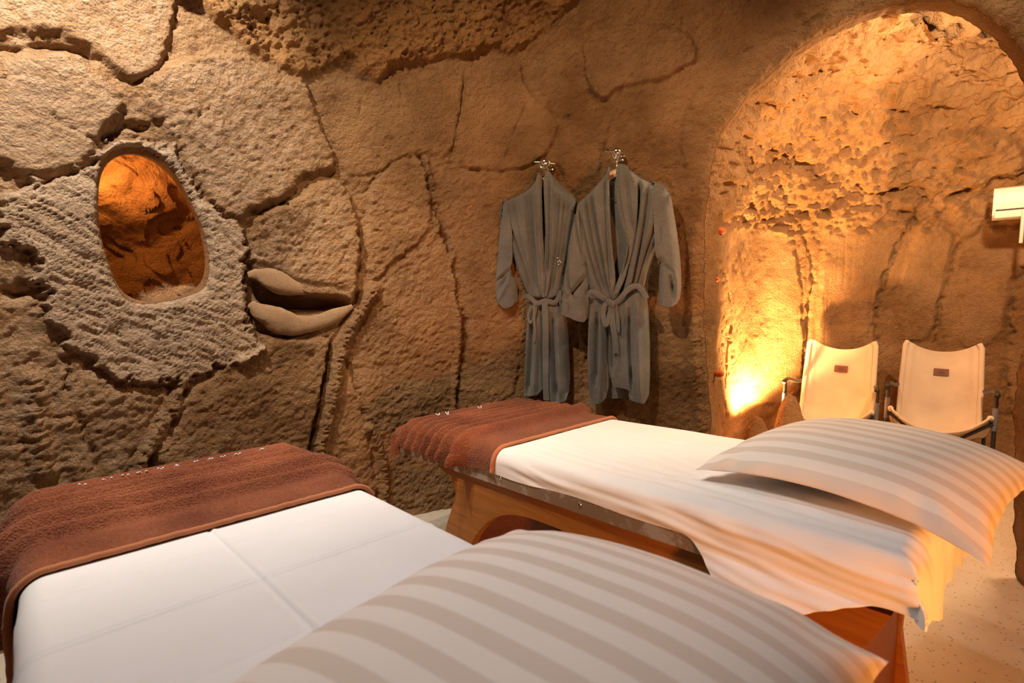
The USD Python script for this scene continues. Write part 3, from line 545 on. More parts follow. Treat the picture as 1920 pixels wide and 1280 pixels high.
# ------------------------------------------------------------------ treatment beds
TH = math.radians(43.0); U = np.array([math.sin(TH), -math.cos(TH)]); Vv = np.array([math.cos(TH), math.sin(TH)])
ROT = math.degrees(math.atan2(U[1], U[0])); ZT, SL, BW = .613, .05, .66
O1, O2 = np.array([-.871, .858]), np.array([-.054, 1.626])
S_FOOT, S_HEAD = -.60, 1.09
def ztop(s): return ZT + SL * s
def make_bed(o, label):
    t = thing('massage_bed', label, 'bed', (o[0], o[1], 0), ROT, 'wooden massage beds')
    lo = lambda s: .488 + .045 * (s + .37)
    foot = chaikin([(-.40, lo(-.40)), (-.33, .475), (-.265, .45), (-.235, .41), (-.25, .36), (-.30, .26), (-.335, .12), (-.345, 0)], 2)
    arch = chaikin([(-.20, 0), (-.19, .12), (-.155, .24), (-.075, .34), (.0, .395), (.10, .43), (.26, .442), (.42, .435), (.55, .41), (.66, .36), (.74, .28), (.79, .14), (.80, 0)], 2)
    side = sg.Polygon(list(foot) + list(arch) + [(1.02, 0), (.99, .2), (1.0, .42), (1.06, lo(1.06))])
    for w in (.012, BW - .047):
        m = trimesh.creation.extrude_polygon(side, .035, engine='earcut'); v = np.array(m.vertices); m.vertices = np.c_[v[:, 0], w + v[:, 2], v[:, 1]]
        m.fix_normals(); obj('side_panel', m, M['wood'], t, smooth=25)
    for w, nm in ((-.004, 'edge_strip'), (BW - .012, 'edge_strip')):
        xs = np.linspace(S_FOOT, .745 if w < 0 else S_HEAD - .05, 12); b = []
        for x in xs:
            z0 = lo(x); b += [(x, w, z0), (x, w + .016, z0), (x, w + .016, z0 + .062), (x, w, z0 + .062)]
        v = np.array(b); f = quads(grid_faces(12, 4, True)); f = np.vstack([f, [[0, 2, 1], [0, 3, 2]], [[44, 45, 46], [44, 46, 47]]])
        m = trimesh.Trimesh(v, f, process=False); m.fix_normals(); s = obj(nm, m, M['strip'], t, smooth=False, label='worn metal edge strip')
        for x in ((-.33, .03, .36, .70) if w < 0 else ()):
            c = lathe([(0, 0), (.005, 0), (.0065, .0015), (.005, .004), (0, .0052)], 14); c.apply_transform(trimesh.transformations.rotation_matrix(math.pi / 2, [1, 0, 0])); c.apply_translation((x, w, lo(x) + .028 + .01 * (x > .6)))
            obj('screw', c, M['chrome'], s, smooth=40)
    xs = np.linspace(S_FOOT, S_HEAD - .04, 10); b = []
    for x in xs:
        z0 = lo(x) + .01; b += [(x, .012, z0), (x, BW - .012, z0), (x, BW - .012, z0 + .03), (x, .012, z0 + .03)]
    m = trimesh.Trimesh(np.array(b), np.vstack([quads(grid_faces(10, 4, True)), [[0, 2, 1], [0, 3, 2]], [[36, 37, 38], [36, 38, 39]]]), process=False); m.fix_normals(); obj('top_board', m, M['wood'], t, smooth=False)
    m = rbox((.03, BW - .1, .42), .003); m.apply_translation((.97, BW / 2, .215)); obj('end_panel', m, M['wood_dark'], t, smooth=False)
    m = rbox((.03, BW - .1, .30), .003); m.apply_translation((-.26, BW / 2, .155)); obj('end_panel', m, M['wood_dark'], t, smooth=False)
    m = rbox((1.2, .03, .05), .003); m.apply_translation((.36, BW / 2, .455)); obj('rail', m, M['wood_dark'], t, smooth=False)
    return t
make_bed(O1, 'wooden massage bed in the foreground, nearest the camera')
make_bed(O2, 'amber wooden massage bed beside the robes, with arched side panel')

def fold(a, a0, r, lift):
    """cloth length a past an edge at a0 -> (run, drop) over a rounded edge of radius r"""
    x = a - (a0 - r); g = np.clip(x / r, 0, math.pi / 2); flat = np.minimum(a, a0 - r)
    run = np.where(x > 0, a0 - r + (r + lift) * np.sin(g), flat); drop = np.where(x > 0, r + lift - (r + lift) * np.cos(g), 0) - 0 + np.clip(x - r * math.pi / 2, 0, None)
    return run, np.where(x > 0, drop, 0)
def put(o, P):
    return np.c_[o[0] + P[:, 0] * U[0] + P[:, 1] * Vv[0], o[1] + P[:, 0] * U[1] + P[:, 1] * Vv[1], P[:, 2]]
def bed_thing(name, o, label, cat, group): return thing(name, label, cat, (o[0], o[1], 0), ROT, group)

# sheets
def crease(x, c, w): return np.exp(-((x - c) / w) ** 2)
def sheet_wr(seed, loose):
    def wr(A, B, dA, dB):
        q = np.stack([A, B, 0 * A + seed], -1)
        d = .0025 * nz(q, 4, 2, seed)
        if not loose:
            d = d - .0022 * crease(A, .30 + .02 * B, .004) + .0022 * crease(A, .308 + .02 * B, .004) - .0022 * crease(B, .292 + .04 * A, .004) + .0022 * crease(B, .300 + .04 * A, .004) + .001 * crease(A, .12, .004) - .001 * crease(A, .52, .004)
            d = d + .004 * np.sin(9 * A + 5 * nz(q, 3, 2, 5)) * sstep(.0, .1, dB)
        else:
            near_side = sstep(.30, .0, B) * sstep(-.05, .25, A)
            ph = B * 150 + 14 * A * (1 - B) + 4 * nz(q, 2.5, 2, 8)
            d = d + near_side * .0018 * np.sin(ph) + .0012 * np.sin(90 * B + 22 * A + 5 * nz(q, 3, 2, 4)) * sstep(.1, .6, A) - .002 * crease(B, .42 + .05 * A, .006)
            side = sstep(.005, .05, dB) * (B < BW / 2) * sstep(.0, .15, A)
            wv = np.sin(dB * 110 - 12 * A + 5 * nz(q * np.array([1, 3, 1]), 2.5, 2, 12)) + .5 * np.sin(dB * 260 - 26 * A + 5 * nz(q, 4, 2, 13))
            d = d + side * (.0016 + .0026 * sstep(.3, .9, A)) * .7 * (1 + wv * (.4 + .9 * fbm(q * np.array([5, 8, 1]), 2, 17)))
            d = d + sstep(.62, .8, A) * side * .03 * sstep(.09, .15, dB)
            hd = sstep(.005, .06, dA); d = d + hd * (.014 * np.sin(B * 34 + 2.5 * nz(q, 4, 2, 9)) + .002 * np.sin(B * 75 + 3 * nz(q, 5, 2, 7)))
            d = d + .004 * nz(q, 7, 2, 15) * sstep(.5, 1.0, A)
        return d
    return wr
def make_sheet(o, label, loose, seed):
    t = bed_thing('bed_sheet', o, label, 'bed sheet', 'white sheets on the massage beds')
    aa = np.r_[np.linspace(-.30, S_HEAD - .1, 420), np.linspace(S_HEAD - .095, S_HEAD + (.165 if loose else .12), 70)]
    bb = np.r_[np.linspace(-1, -.02, 60), np.linspace(-.01, BW + .01, 240), np.linspace(BW + .02, BW + 1.0, 30)]
    A0 = aa; bu = np.linspace(-1, 1, 241)
    # the hem depth varies along the bed: scale the overhanging cloth row by row
    B = np.tile(bb, (len(aa), 1)); dl = (.046 + (.105 * sstep(.66, .80, aa) - .085 * sstep(.84, 1.06, aa) if loose else .10)) + .004 * np.sin(aa * 14)
    dr = np.full(len(aa), .12) + (.03 * sstep(.7, 1.0, aa) if loose else 0)
    B = np.where(B < -.015, -.01 + (B + .01) * dl[:, None], np.where(B > BW + .015, BW + .01 + (B - BW - .01) * dr[:, None], B))
    A = np.tile(aa[:, None], (1, len(bb)))
    if loose:
        k = A > S_HEAD; A = np.where(k, S_HEAD + (A - S_HEAD) * (.50 + .62 * sstep(-.04, .28, B) + .14 * np.sin(B * 11 + .5) * sstep(.1, .3, B)), A)
    v, f = drape_ab(A, B, .006, (None, S_HEAD), sheet_wr(seed, loose))
    sv_, sf_ = shell(v, f, .004); obj('fabric', (sv_, sf_), M['sheet'], t, smooth=50)
    return t
def drape_ab(A, B, lift, edges, wr):
    aa, bb = A[:, 0], B[0]; r = .035
    runb, dropR = fold(B, BW, r, lift); nb, dropL = fold(-B, 0.0, r, lift); w = np.where(B < BW / 2, -nb, runb); dB = np.where(B < BW / 2, dropL, dropR)
    s, dA = A.copy(), np.zeros_like(A)
    if edges[1] is not None: s2, d2 = fold(A, edges[1], r, lift); k = A > (edges[1] - .1); s = np.where(k, s2, s); dA = np.where(k, d2, dA)
    if edges[0] is not None: s2, d2 = fold(-A, -edges[0], r, lift); k = A < (edges[0] + .1); s = np.where(k, -s2, s); dA = np.where(k, d2, dA)
    mx, mn = np.maximum(dA, dB), np.minimum(dA, dB); sg_ = np.where(A > 0, 1, -1)
    s = s + sg_ * .22 * mn; w = w + np.where(B < BW / 2, -1, 1) * .16 * mn
    z = ztop(np.clip(s, S_FOOT, S_HEAD)) + lift - mx - .06 * mn
    P = np.stack([s, w, z], -1).reshape(-1, 3); f = quads(grid_faces(*A.shape))
    n = vnormals(P, f); mid = (A.shape[0] // 2) * A.shape[1] + A.shape[1] // 2
    if n[mid, 2] < 0: f, n = f[:, ::-1], -n
    kA, kB = np.clip(dA / r, 0, 1), np.clip(dB / r, 0, 1); kt = np.sqrt(np.clip(1 - np.maximum(kA, kB) ** 2, 0, 1)) + .05
    n = np.stack([sg_ * kA, np.where(B < BW / 2, -1, 1) * kB, kt], -1).reshape(-1, 3); n /= np.linalg.norm(n, axis=1, keepdims=True)
    d = wr(A, B, dA, dB).ravel()
    return P + n * d[:, None], f
make_sheet(O1, 'smooth white sheet with fold creases on the near massage bed', False, 3)
make_sheet(O2, 'rumpled white sheet hanging loose off the far massage bed', True, 6)

# mattresses under the sheets
def make_mattress(o, label):
    t = bed_thing('mattress', o, label, 'mattress', 'thin mattresses under the sheets')
    m = rbox((S_HEAD - S_FOOT - .06, BW - .05, .056), .018); v = np.array(m.vertices); v[:, 0] += (S_HEAD + S_FOOT) / 2; v[:, 1] += BW / 2; v[:, 2] += ztop(v[:, 0]) - .035; m.vertices = v
    obj('pad', m, M['sheet'], t, smooth=False)
make_mattress(O1, 'thin pad under the sheet of the near bed'); make_mattress(O2, 'thin pad under the sheet of the far bed')

# towels
def ridged(x): return (1 - np.abs((x % 1.0) * 2 - 1)) ** 1.5
def make_towel(o, label, seed, dl, dr, dft, phases, amp):
    t = bed_thing('bath_towel', o, label, 'towel', 'brown towels across the foot of the beds')
    aa = np.r_[np.linspace(S_FOOT - dft, S_FOOT + .06, 60), np.linspace(S_FOOT + .065, 0.0, 190)]; bb = np.r_[np.linspace(-1, -.02, 50), np.linspace(-.01, BW + .01, 150), np.linspace(BW + .02, BW + 1, 30)]
    B = np.tile(bb, (len(aa), 1)); DL = dl * (1 + .04 * np.sin(aa * 30 + seed)) * (1 - .15 * sstep(-.25, -.5, aa)); B = np.where(B < -.015, -.01 + (B + .01) * DL[:, None], np.where(B > BW + .015, BW + .01 + (B - BW - .01) * dr, B)); A = np.tile(aa[:, None], (1, len(bb)))
    def wr(A, B, dA, dB):
        q = np.stack([A, B, 0 * A + seed], -1); a = A + .006 * nz(q, 3, 2, seed) + .02 * (B - .3) * seed * .1
        d = 0 * A
        for c, w, h in phases:
            d = d + h * amp * np.exp(-((a - c) / w) ** 2) * (1 + .9 * sstep(.01, .07, dB))
        d = d + .0012 * nz(q, 14, 3, 4) + .0012 * nz(q, 90, 2, 6)
        return d + .002 + .006 * sstep(.02, .1, dB) * sstep(-.06, 0, A)
    v, f = drape_ab(A, B, .014, (S_FOOT, None), wr); v_, f_ = shell(v, f, .007); obj('terry', (v_, f_), M['towel'], t, smooth=50)
    # stitched hem along the edge towards the head
    nb_ = len(bb); e = v.reshape(len(aa), nb_, 3)[-1]; m = tube(e[::2] + np.array([.003, 0, -.001]), .0065, 8); obj('hem', m, M['towel_hem'], t, smooth=True, label='lighter stitched hem band')
    return t, v.reshape(len(aa), nb_, 3), aa, bb
tw1, g1, aa1, bb1 = make_towel(O1, 'brown terry towel with white script across the near bed', 2, .16, .09, .16, [(-.10, .03, .2), (-.17, .020, 1.1), (-.255, .024, 1.5), (-.335, .016, 1.0), (-.375, .012, .9), (-.43, .018, 1.0), (-.50, .02, .9), (-.56, .02, .8)], .027)
tw2, g2, aa2, bb2 = make_towel(O2, 'ribbed brown terry towel over the foot of the far bed', 5, .040, .09, .10, [(-.165, .022, 1.5), (-.25, .016, 1.2), (-.31, .015, 1.2), (-.365, .014, 1.1), (-.415, .014, 1.1), (-.47, .016, 1.1), (-.54, .02, 1.0)], .026)
def stitch(t, g, aa, bb, o, a0, marks):
    """white embroidered script lying on the towel, in strokes"""
    out_ = []
    for w0, pts in marks:
        P = []
        for (dw, da) in pts:
            i = int(np.argmin(abs(aa - (a0 + da)))); j = int(np.argmin(abs(bb - (w0 + dw)))); P.append(g[i, j] + [0, 0, .003])
        obj('script_letter', tube(smooth_path(P, 14), .0019, 6), M['thread'], t, smooth=True, label='white embroidered letter')
mk = []
for w0, sc in [(.10, .6), (.150, .8), (.190, .7), (.225, 1.0), (.275, .5), (.315, .4), (.365, .5), (.40, .5), (.435, .5), (.475, .7), (.545, .6)]:
    mk.append((w0, [(0, .0), (.008 * sc, .018 * sc), (.014 * sc, .004), (.020 * sc, .016 * sc), (.026 * sc, .0)]))
stitch(tw1, g1, aa1, bb1, O1, -.515, mk)
stitch(tw2, g2, aa2, bb2, O2, -.535, [(.13, [(0, 0), (.01, .008), (.02, 0)]), (.18, [(0, 0), (.008, .01), (.016, 0)]), (.36, [(0, 0), (.008, .012), (.016, 0)])])

# pillows
def make_pillow(name_label, o, cs, cw, rot, z, tilt, lx=.72, ly=.55, h=.085, seed=1, n=130, droop=.04):
    t = thing('pillow', name_label, 'pillow', group='striped satin pillows on the beds')
    u, w = np.meshgrid(np.linspace(-1, 1, n), np.linspace(-1, 1, int(n * .8)), indexing='ij')
    pin = lambda a, b: 1 - .07 * (1 - np.abs(b) ** 2.2) * np.abs(a)
    X = u * lx / 2 * pin(u, w); Y = w * ly / 2 * pin(w, u)
    H = np.clip(1 - np.abs(u) ** 2.6, 0, 1) ** .62 * np.clip(1 - np.abs(w) ** 2.6, 0, 1) ** .62
    q = np.stack([X, Y, 0 * X + seed], -1); edge = (1 - H)
    wr = .008 * nz(q, 4, 2, seed) * edge * H ** .4 * 2 + .006 * np.sin(26 * np.arctan2(w, u) + 4 * nz(q, 6, 2, seed)) * sstep(.95, 1.25, np.hypot(u, w)) * H ** .3
    top = H * h + wr; bot = -H * h * .40 - .3 * wr
    top += .004 * nz(q, 3, 2, seed + 4) * H
    X = X + .012 * nz(q, 7, 2, seed + 7) * edge * np.abs(u); Y = Y + .012 * nz(q, 7, 2, seed + 8) * edge * np.abs(w)
    warp = -droop * (u * w) ** 2
    Zt, Zb = top + warp, bot + warp
    nx, ny = u.shape; vt = np.stack([X, Y, Zt], -1).reshape(-1, 3); vb = np.stack([X, Y, Zb], -1).reshape(-1, 3); f = quads(grid_faces(nx, ny)); 
    if vnormals(vt, f)[len(vt) // 2, 2] < 0: f = f[:, ::-1]
    e = np.concatenate([np.arange(ny), np.arange(1, nx) * ny + ny - 1, (nx - 1) * ny + np.arange(ny - 2, -1, -1), np.arange(nx - 2, 0, -1) * ny])
    P = np.vstack([vt, vb]); N = len(vt); e2 = np.roll(e, -1)
    F_ = np.vstack([f, f[:, ::-1] + N, np.c_[e, e2, e2 + N], np.c_[e, e2 + N, e + N]])
    a = math.radians(90 + rot); R = np.array([[math.cos(a), -math.sin(a), 0], [math.sin(a), math.cos(a), 0], [0, 0, 1]])
    ta_, tb_ = tilt; Rx = np.array([[1, 0, 0], [0, math.cos(ta_), -math.sin(ta_)], [0, math.sin(ta_), math.cos(ta_)]]); Ry = np.array([[math.cos(tb_), 0, math.sin(tb_)], [0, 1, 0], [-math.sin(tb_), 0, math.cos(tb_)]])
    Q = P @ (R @ Rx @ Ry).T + [cs, cw, 0]; Wd = put(o, np.c_[Q[:, :2], Q[:, 2] + z])
    base = Wd.mean(0); base[2] = Wd[:, 2].min(); t.GetAttribute('xformOp:translate').Set(Gf.Vec3d(*map(float, base)))
    mm = usdkit.mesh(stage, str(t.GetPath()) + '/pillowcase', (Wd - base, F_), M['satin'], smooth=True)
    st_ = np.tile((u * lx / 2 * (1 + .02 * nz(q, 4, 2, 3)) / .054).ravel(), 2) + 20.25
    UsdGeom.PrimvarsAPI(mm).CreatePrimvar('stripe', Sdf.ValueTypeNames.FloatArray, 'vertex').Set(Vt.FloatArray.FromNumpy(st_.astype(np.float32)))
    return t
make_pillow('large striped pillow in the foreground on the near bed', O1, .885, .385, 10, .700, (0.0, 0.0), seed=2, h=.090, lx=.76, ly=.58)
make_pillow('striped cream pillow on the far bed before the chairs', O2, .94, .405, -8, .716, (0.0, 0.0), seed=5, h=.085, lx=.615, ly=.56)
# ------------------------------------------------------------------ robes on the wall
RT = np.array([.923, -.385, 0]); RN = np.array([-.385, -.923, 0]); RP = np.array([.50, 2.45, 0])
def RA(pts, off=0.0):
    """picture points -> (along, up) in the plane that the robes hang in"""
    o = []
    for x, y in pts:
        r = ray(x, y); k = ((RP + RN * off - EYE) @ RN) / (r @ RN); p = EYE + r * k; o.append(((p - RP) @ RT, p[2]))
    return np.array(o)
def R3(q, d): return RP + q[:, :1] * RT + np.array([0, 0, 1.0]) * q[:, 1:2] + RN * np.asarray(d)[:, None]
def relief(poly, dfn, res=.006, thick=.006):
    """cloth panel: outline in the robe plane, depth dfn(points) off that plane"""
    pg = sg.Polygon(poly).buffer(0)
    if pg.geom_type != 'Polygon': pg = max(pg.geoms, key=lambda g: g.area)
    ext = pg.exterior; bl = shapely.get_coordinates(shapely.line_interpolate_point(ext, np.arange(0, ext.length, res)))
    x0, y0, x1, y1 = pg.bounds; gx, gy = np.meshgrid(np.arange(x0, x1, res), np.arange(y0, y1, res)); g = np.c_[gx.ravel(), gy.ravel()]
    inn = pg.buffer(-res * .6); g = g[shapely.contains_xy(inn, g[:, 0], g[:, 1])]
    P = np.vstack([bl, g]); tri = Delaunay(P).simplices; c = P[tri].mean(1); tri = tri[shapely.contains_xy(pg, c[:, 0], c[:, 1])]
    d = dfn(P); v = R3(P, d); n = np.cross(v[tri[:, 1]] - v[tri[:, 0]], v[tri[:, 2]] - v[tri[:, 0]]) @ RN; tri[n < 0] = tri[n < 0][:, ::-1]
    return shell(v, tri, thick)
def bump_lines(P, lines, off):
    d = np.zeros(len(P))
    for line, w, h in lines:
        q = RA(chaikin(line, 2), off); dd, arc, _, tot = poly_dist(P, q); d += 1.75 * h * np.exp(-(dd / (w * .85)) ** 2) * (.35 + .65 * sstep(0, .05, arc) * sstep(0, .05, tot - arc))
    return d
def robe_part(t, name, px, off, base, bulge, sil, lines, label=None, er=.035, mat='robe', res=.0048, seed=0, thick=.006):
    poly = RA(chaikin(px, 1, True), off); sl = [RA(chaikin(s, 1), off) for s in sil]
    def dfn(P):
        dist = np.full(len(P), 1.0)
        for s in sl: dist = np.minimum(dist, poly_dist(P, s)[0])
        x = np.clip(1 - dist / er, 0, 1); d = base + bulge * np.sqrt(np.clip(1 - x * x, 0, 1))
        q = np.c_[P, np.full(len(P), seed)]
        return off + d + bump_lines(P, lines, off) + .004 * nz(q, 9, 2, seed) + .0012 * nz(q, 60, 2, seed)
    return obj(name, relief(poly, dfn, res, thick), M[mat], t, smooth=50, label=label)
def ribbon(t, name, px, off, d, w, th, label=None, lift=None):
    q = RA(px, off); n = 40; pts = R3(q, np.full(len(q), off) + (np.asarray(d) if np.ndim(d) else np.full(len(q), d))); C = smooth_path(pts, n)
    tg = np.gradient(C, axis=0); tg /= np.linalg.norm(tg, axis=1, keepdims=True); b = np.cross(RN, tg); b /= np.linalg.norm(b, axis=1, keepdims=True); nn = np.cross(tg, b)
    g = np.arange(12) * 2 * np.pi / 12; sx = np.sign(np.cos(g)) * np.abs(np.cos(g)) ** .6 * w / 2; sy = np.sin(g) * th / 2
    v = (C[:, None] + b[:, None] * sx[None, :, None] + nn[:, None] * sy[None, :, None]).reshape(-1, 3); v += (.0015 * nz(v, 30, 2, 3))[:, None]
    k = np.arange(12); N = len(v); f = np.vstack([quads(grid_faces(n, 12, True)), np.c_[(k + 1) % 12, k, np.full(12, N)], np.c_[k + (n - 1) * 12, (k + 1) % 12 + (n - 1) * 12, np.full(12, N + 1)]])
    m = trimesh.Trimesh(np.vstack([v, C[:1], C[-1:]]), f, process=False)
    if m.volume < 0: m.invert()
    return obj(name, m, M['robe'], t, smooth=50, label=label)

# robe further from the arch (left)
t = thing('bathrobe', 'grey terry bathrobe with small white emblem, left on the wall', 'bathrobe', group='grey bathrobes on the wall hooks'); r1 = t
robe_part(t, 'back_panel', [(1006, 334), (1018, 326), (1032, 326), (1044, 342), (1082, 372), (1066, 470), (1052, 545), (1062, 640), (1066, 748), (982, 742), (986, 600), (988, 552), (964, 492), (944, 382), (985, 358)], 0, -.045, .006, [], [], res=.012)
robe_part(t, 'front_panel', [(1009, 332), (986, 357), (962, 368), (944, 378), (950, 420), (957, 468), (964, 494), (976, 530), (989, 558), (985, 610), (984, 680), (980, 736), (986, 743), (1018, 738), (1023, 700), (1024, 620), (1026, 560), (1024, 500), (1020, 440), (1018, 380), (1018, 328)], 0, -.04, .062,
  [[(1009, 332), (986, 357), (944, 378)], [(957, 468), (964, 494), (976, 530), (989, 558), (985, 610), (984, 680), (980, 736)]],
  [([(986, 360), (993, 420), (999, 480), (1004, 545)], .009, -.016), ([(993, 350), (999, 420), (1005, 490), (1009, 550)], .007, -.012), ([(950, 402), (966, 452), (985, 505), (995, 548)], .009, -.018), ([(965, 380), (975, 440), (992, 510), (1000, 550)], .007, -.008),
   ([(1003, 345), (1008, 420), (1013, 500), (1017, 552)], .010, .014), ([(1012, 335), (1013, 420), (1019, 500), (1022, 550)], .006, -.010), ([(987, 557), (1005, 564), (1024, 562)], .014, -.024),
   ([(996, 590), (995, 650), (990, 740)], .014, -.030), ([(1008, 600), (1009, 660), (1006, 735)], .012, .014), ([(1017, 585), (1020, 660), (1022, 735)], .007, -.016), ([(987, 620), (985, 735)], .008, .006)], seed=1)
robe_part(t, 'front_panel', [(1030, 324), (1024, 330), (1022, 350), (1024, 400), (1026, 460), (1025, 520), (1022, 560), (1020, 620), (1022, 700), (1024, 752), (1044, 755), (1064, 752), (1066, 735), (1062, 650), (1060, 600), (1053, 560), (1053, 530), (1064, 470), (1077, 400), (1083, 374), (1062, 362), (1046, 346), (1038, 330)], .012, -.04, .064,
  [[(1038, 330), (1046, 346), (1062, 362), (1083, 374)], [(1077, 400), (1064, 470), (1053, 530), (1060, 600), (1062, 650), (1066, 735)]],
  [([(1031, 335), (1032, 420), (1029, 500), (1026, 550)], .007, -.026), ([(1050, 368), (1046, 440), (1038, 500), (1031, 552)], .007, -.014), ([(1060, 374), (1053, 450), (1041, 520), (1034, 553)], .007, -.014), ([(1068, 372), (1062, 440), (1050, 510)], .008, -.012), ([(1043, 350), (1040, 440), (1034, 510)], .008, .010),
   ([(1022, 563), (1036, 566), (1054, 556)], .014, -.024), ([(1036, 590), (1037, 660), (1045, 750)], .012, -.026), ([(1050, 600), (1052, 680), (1056, 750)], .012, .012), ([(1040, 720), (1046, 752)], .01, -.01)], seed=2)
robe_part(t, 'sleeve', [(954, 374), (944, 378), (940, 386), (937, 420), (932, 475), (928, 520), (927, 550), (930, 567), (938, 568), (949, 580), (967, 571), (967, 545), (964, 520), (958, 506), (964, 490), (964, 460), (960, 415)], .006, -.03, .055, [[(944, 378), (937, 420), (932, 475), (928, 520), (927, 550), (930, 567)], [(967, 571), (967, 545), (964, 520)]],
  [([(930, 530), (940, 522), (955, 508)], .008, -.016), ([(938, 545), (950, 520), (960, 505)], .008, -.012), ([(937, 566), (950, 545), (958, 525)], .010, .010)], er=.035, seed=3)
robe_part(t, 'sleeve', [(1070, 370), (1084, 376), (1088, 450), (1085, 530), (1064, 535), (1066, 450)], .0, -.04, .04, [[(1084, 376), (1088, 450), (1085, 530)]], [], er=.03, seed=4)
bl = ribbon(t, 'belt', [(988, 556), (1000, 560), (1012, 568), (1020, 566), (1030, 564), (1042, 567), (1052, 556), (1056, 546)], .012, .034, .026, .014)
LAP = dict(er=.012, res=.004)
robe_part(t, 'lapel', [(1010, 329), (1004, 350), (1007, 420), (1012, 500), (1018, 556), (1026, 558), (1024, 500), (1020, 440), (1018, 380), (1018, 325)], .0, .018, .014, [[(1010, 329), (1004, 350), (1007, 420), (1012, 500), (1018, 556)], [(1026, 558), (1024, 500), (1020, 440), (1018, 380), (1018, 325)]], [], seed=5, **LAP)
robe_part(t, 'lapel', [(1030, 321), (1024, 330), (1023, 350), (1025, 400), (1027, 460), (1026, 520), (1024, 556), (1031, 552), (1037, 490), (1041, 420), (1044, 352), (1038, 328)], .012, .018, .014, [[(1024, 330), (1023, 350), (1025, 400), (1027, 460), (1026, 520), (1024, 556)], [(1031, 552), (1037, 490), (1041, 420), (1044, 352), (1038, 328)]], [([(1032, 335), (1033, 420), (1029, 520)], .006, -.014)], seed=6, **LAP)
ribbon(bl.GetParent(), 'belt_tail', [(1025, 566), (1027, 610), (1027, 680), (1028, 748)], .016, [.034, .034, .032, .03], .032, .008)
ribbon(bl.GetParent(), 'belt_tail', [(1010, 562), (1006, 580), (1007, 610), (1006, 640)], .014, .036, .013, .010)
ribbon(bl.GetParent(), 'belt_loop', [(1010, 564), (1000, 578), (994, 592), (998, 604), (1005, 592), (1008, 575)], .014, .030, .014, .010)
em = []
for x, y in [(1048, 484), (1052, 489), (1054, 492), (1049, 491), (1050, 496)]:
    c = trimesh.creation.icosphere(1, .0034); q = RA([(x, y)], .012); c.apply_translation(R3(q, [.036])[0]); em.append(c)
obj('emblem', join(*em), M['thread'], t, smooth=True, label='small white embroidered emblem')

# robe next to the arch (right)
t = thing('bathrobe', 'dark grey terry bathrobe hanging beside the arch, front overlapping', 'bathrobe', group='grey bathrobes on the wall hooks'); OFF = .045
robe_part(t, 'back_panel', [(1140, 316), (1150, 310), (1176, 312), (1216, 341), (1256, 360), (1222, 476), (1208, 545), (1214, 640), (1214, 748), (1104, 752), (1100, 640), (1104, 548), (1092, 480), (1082, 382), (1112, 354)], OFF, -.05, .006, [], [], res=.012)
robe_part(t, 'front_panel', [(1143, 312), (1112, 352), (1096, 366), (1082, 379), (1088, 440), (1095, 500), (1104, 550), (1101, 600), (1098, 690), (1104, 748), (1110, 758), (1137, 752), (1142, 720), (1146, 660), (1150, 600), (1156, 560), (1156, 515), (1150, 470), (1146, 400), (1143, 340)], OFF, -.04, .064,
  [[(1143, 312), (1112, 352), (1082, 379)], [(1095, 500), (1104, 550), (1101, 600), (1098, 690), (1104, 748)]],
  [([(1108, 362), (1120, 430), (1134, 500), (1143, 555)], .007, -.014), ([(1098, 370), (1108, 440), (1124, 510), (1138, 553)], .007, -.016), ([(1088, 400), (1100, 460), (1117, 520), (1130, 552)], .007, -.014), ([(1116, 355), (1126, 430), (1138, 500), (1146, 552)], .008, .012), ([(1136, 330), (1138, 400), (1142, 480), (1148, 550)], .006, -.010), ([(1141, 335), (1143, 400), (1147, 470), (1152, 530)], .007, .010),
   ([(1104, 552), (1120, 556), (1140, 566), (1152, 567)], .014, -.022), ([(1120, 590), (1120, 650), (1118, 720)], .012, -.024), ([(1128, 580), (1131, 640), (1129, 750)], .010, .020), ([(1141, 600), (1143, 680), (1141, 735)], .008, -.024), ([(1108, 600), (1106, 680), (1110, 750)], .010, .008)], seed=11)
robe_part(t, 'front_panel', [(1160, 312), (1157, 330), (1158, 375), (1163, 412), (1175, 444), (1180, 470), (1172, 500), (1160, 525), (1149, 556), (1144, 600), (1143, 660), (1148, 715), (1154, 724), (1184, 729), (1180, 748), (1196, 752), (1214, 757), (1217, 700), (1216, 620), (1213, 570), (1206, 540), (1212, 508), (1222, 478), (1238, 440), (1258, 372), (1254, 358), (1238, 345), (1214, 340), (1192, 330), (1177, 313)], OFF + .012, -.04, .066,
  [[(1177, 313), (1214, 340), (1254, 358)], [(1206, 540), (1213, 570), (1216, 620), (1217, 700), (1214, 757)], [(1238, 440), (1222, 478), (1212, 508), (1206, 540)]],
  [([(1199, 338), (1197, 400), (1184, 470), (1170, 530), (1162, 560)], .008, -.028), ([(1208, 345), (1205, 400), (1192, 480), (1180, 545)], .007, .008), ([(1216, 348), (1211, 410), (1198, 480), (1186, 543)], .006, -.016), ([(1240, 352), (1233, 420), (1208, 480), (1192, 543)], .007, -.016), ([(1226, 360), (1220, 420), (1202, 490), (1189, 545)], .008, .010), ([(1166, 330), (1168, 380), (1178, 430)], .008, .010), ([(1172, 340), (1178, 400), (1188, 440)], .008, -.010),
   ([(1150, 570), (1166, 562), (1184, 545), (1206, 542)], .014, -.024), ([(1180, 580), (1181, 640), (1184, 720)], .007, -.020), ([(1196, 560), (1199, 650), (1203, 750)], .014, .012), ([(1176, 570), (1176, 600), (1180, 640)], .006, .012), ([(1160, 620), (1160, 700)], .014, .008), ([(1149, 610), (1150, 700)], .008, -.012), ([(1183, 690), (1185, 740)], .005, -.02)], seed=12)
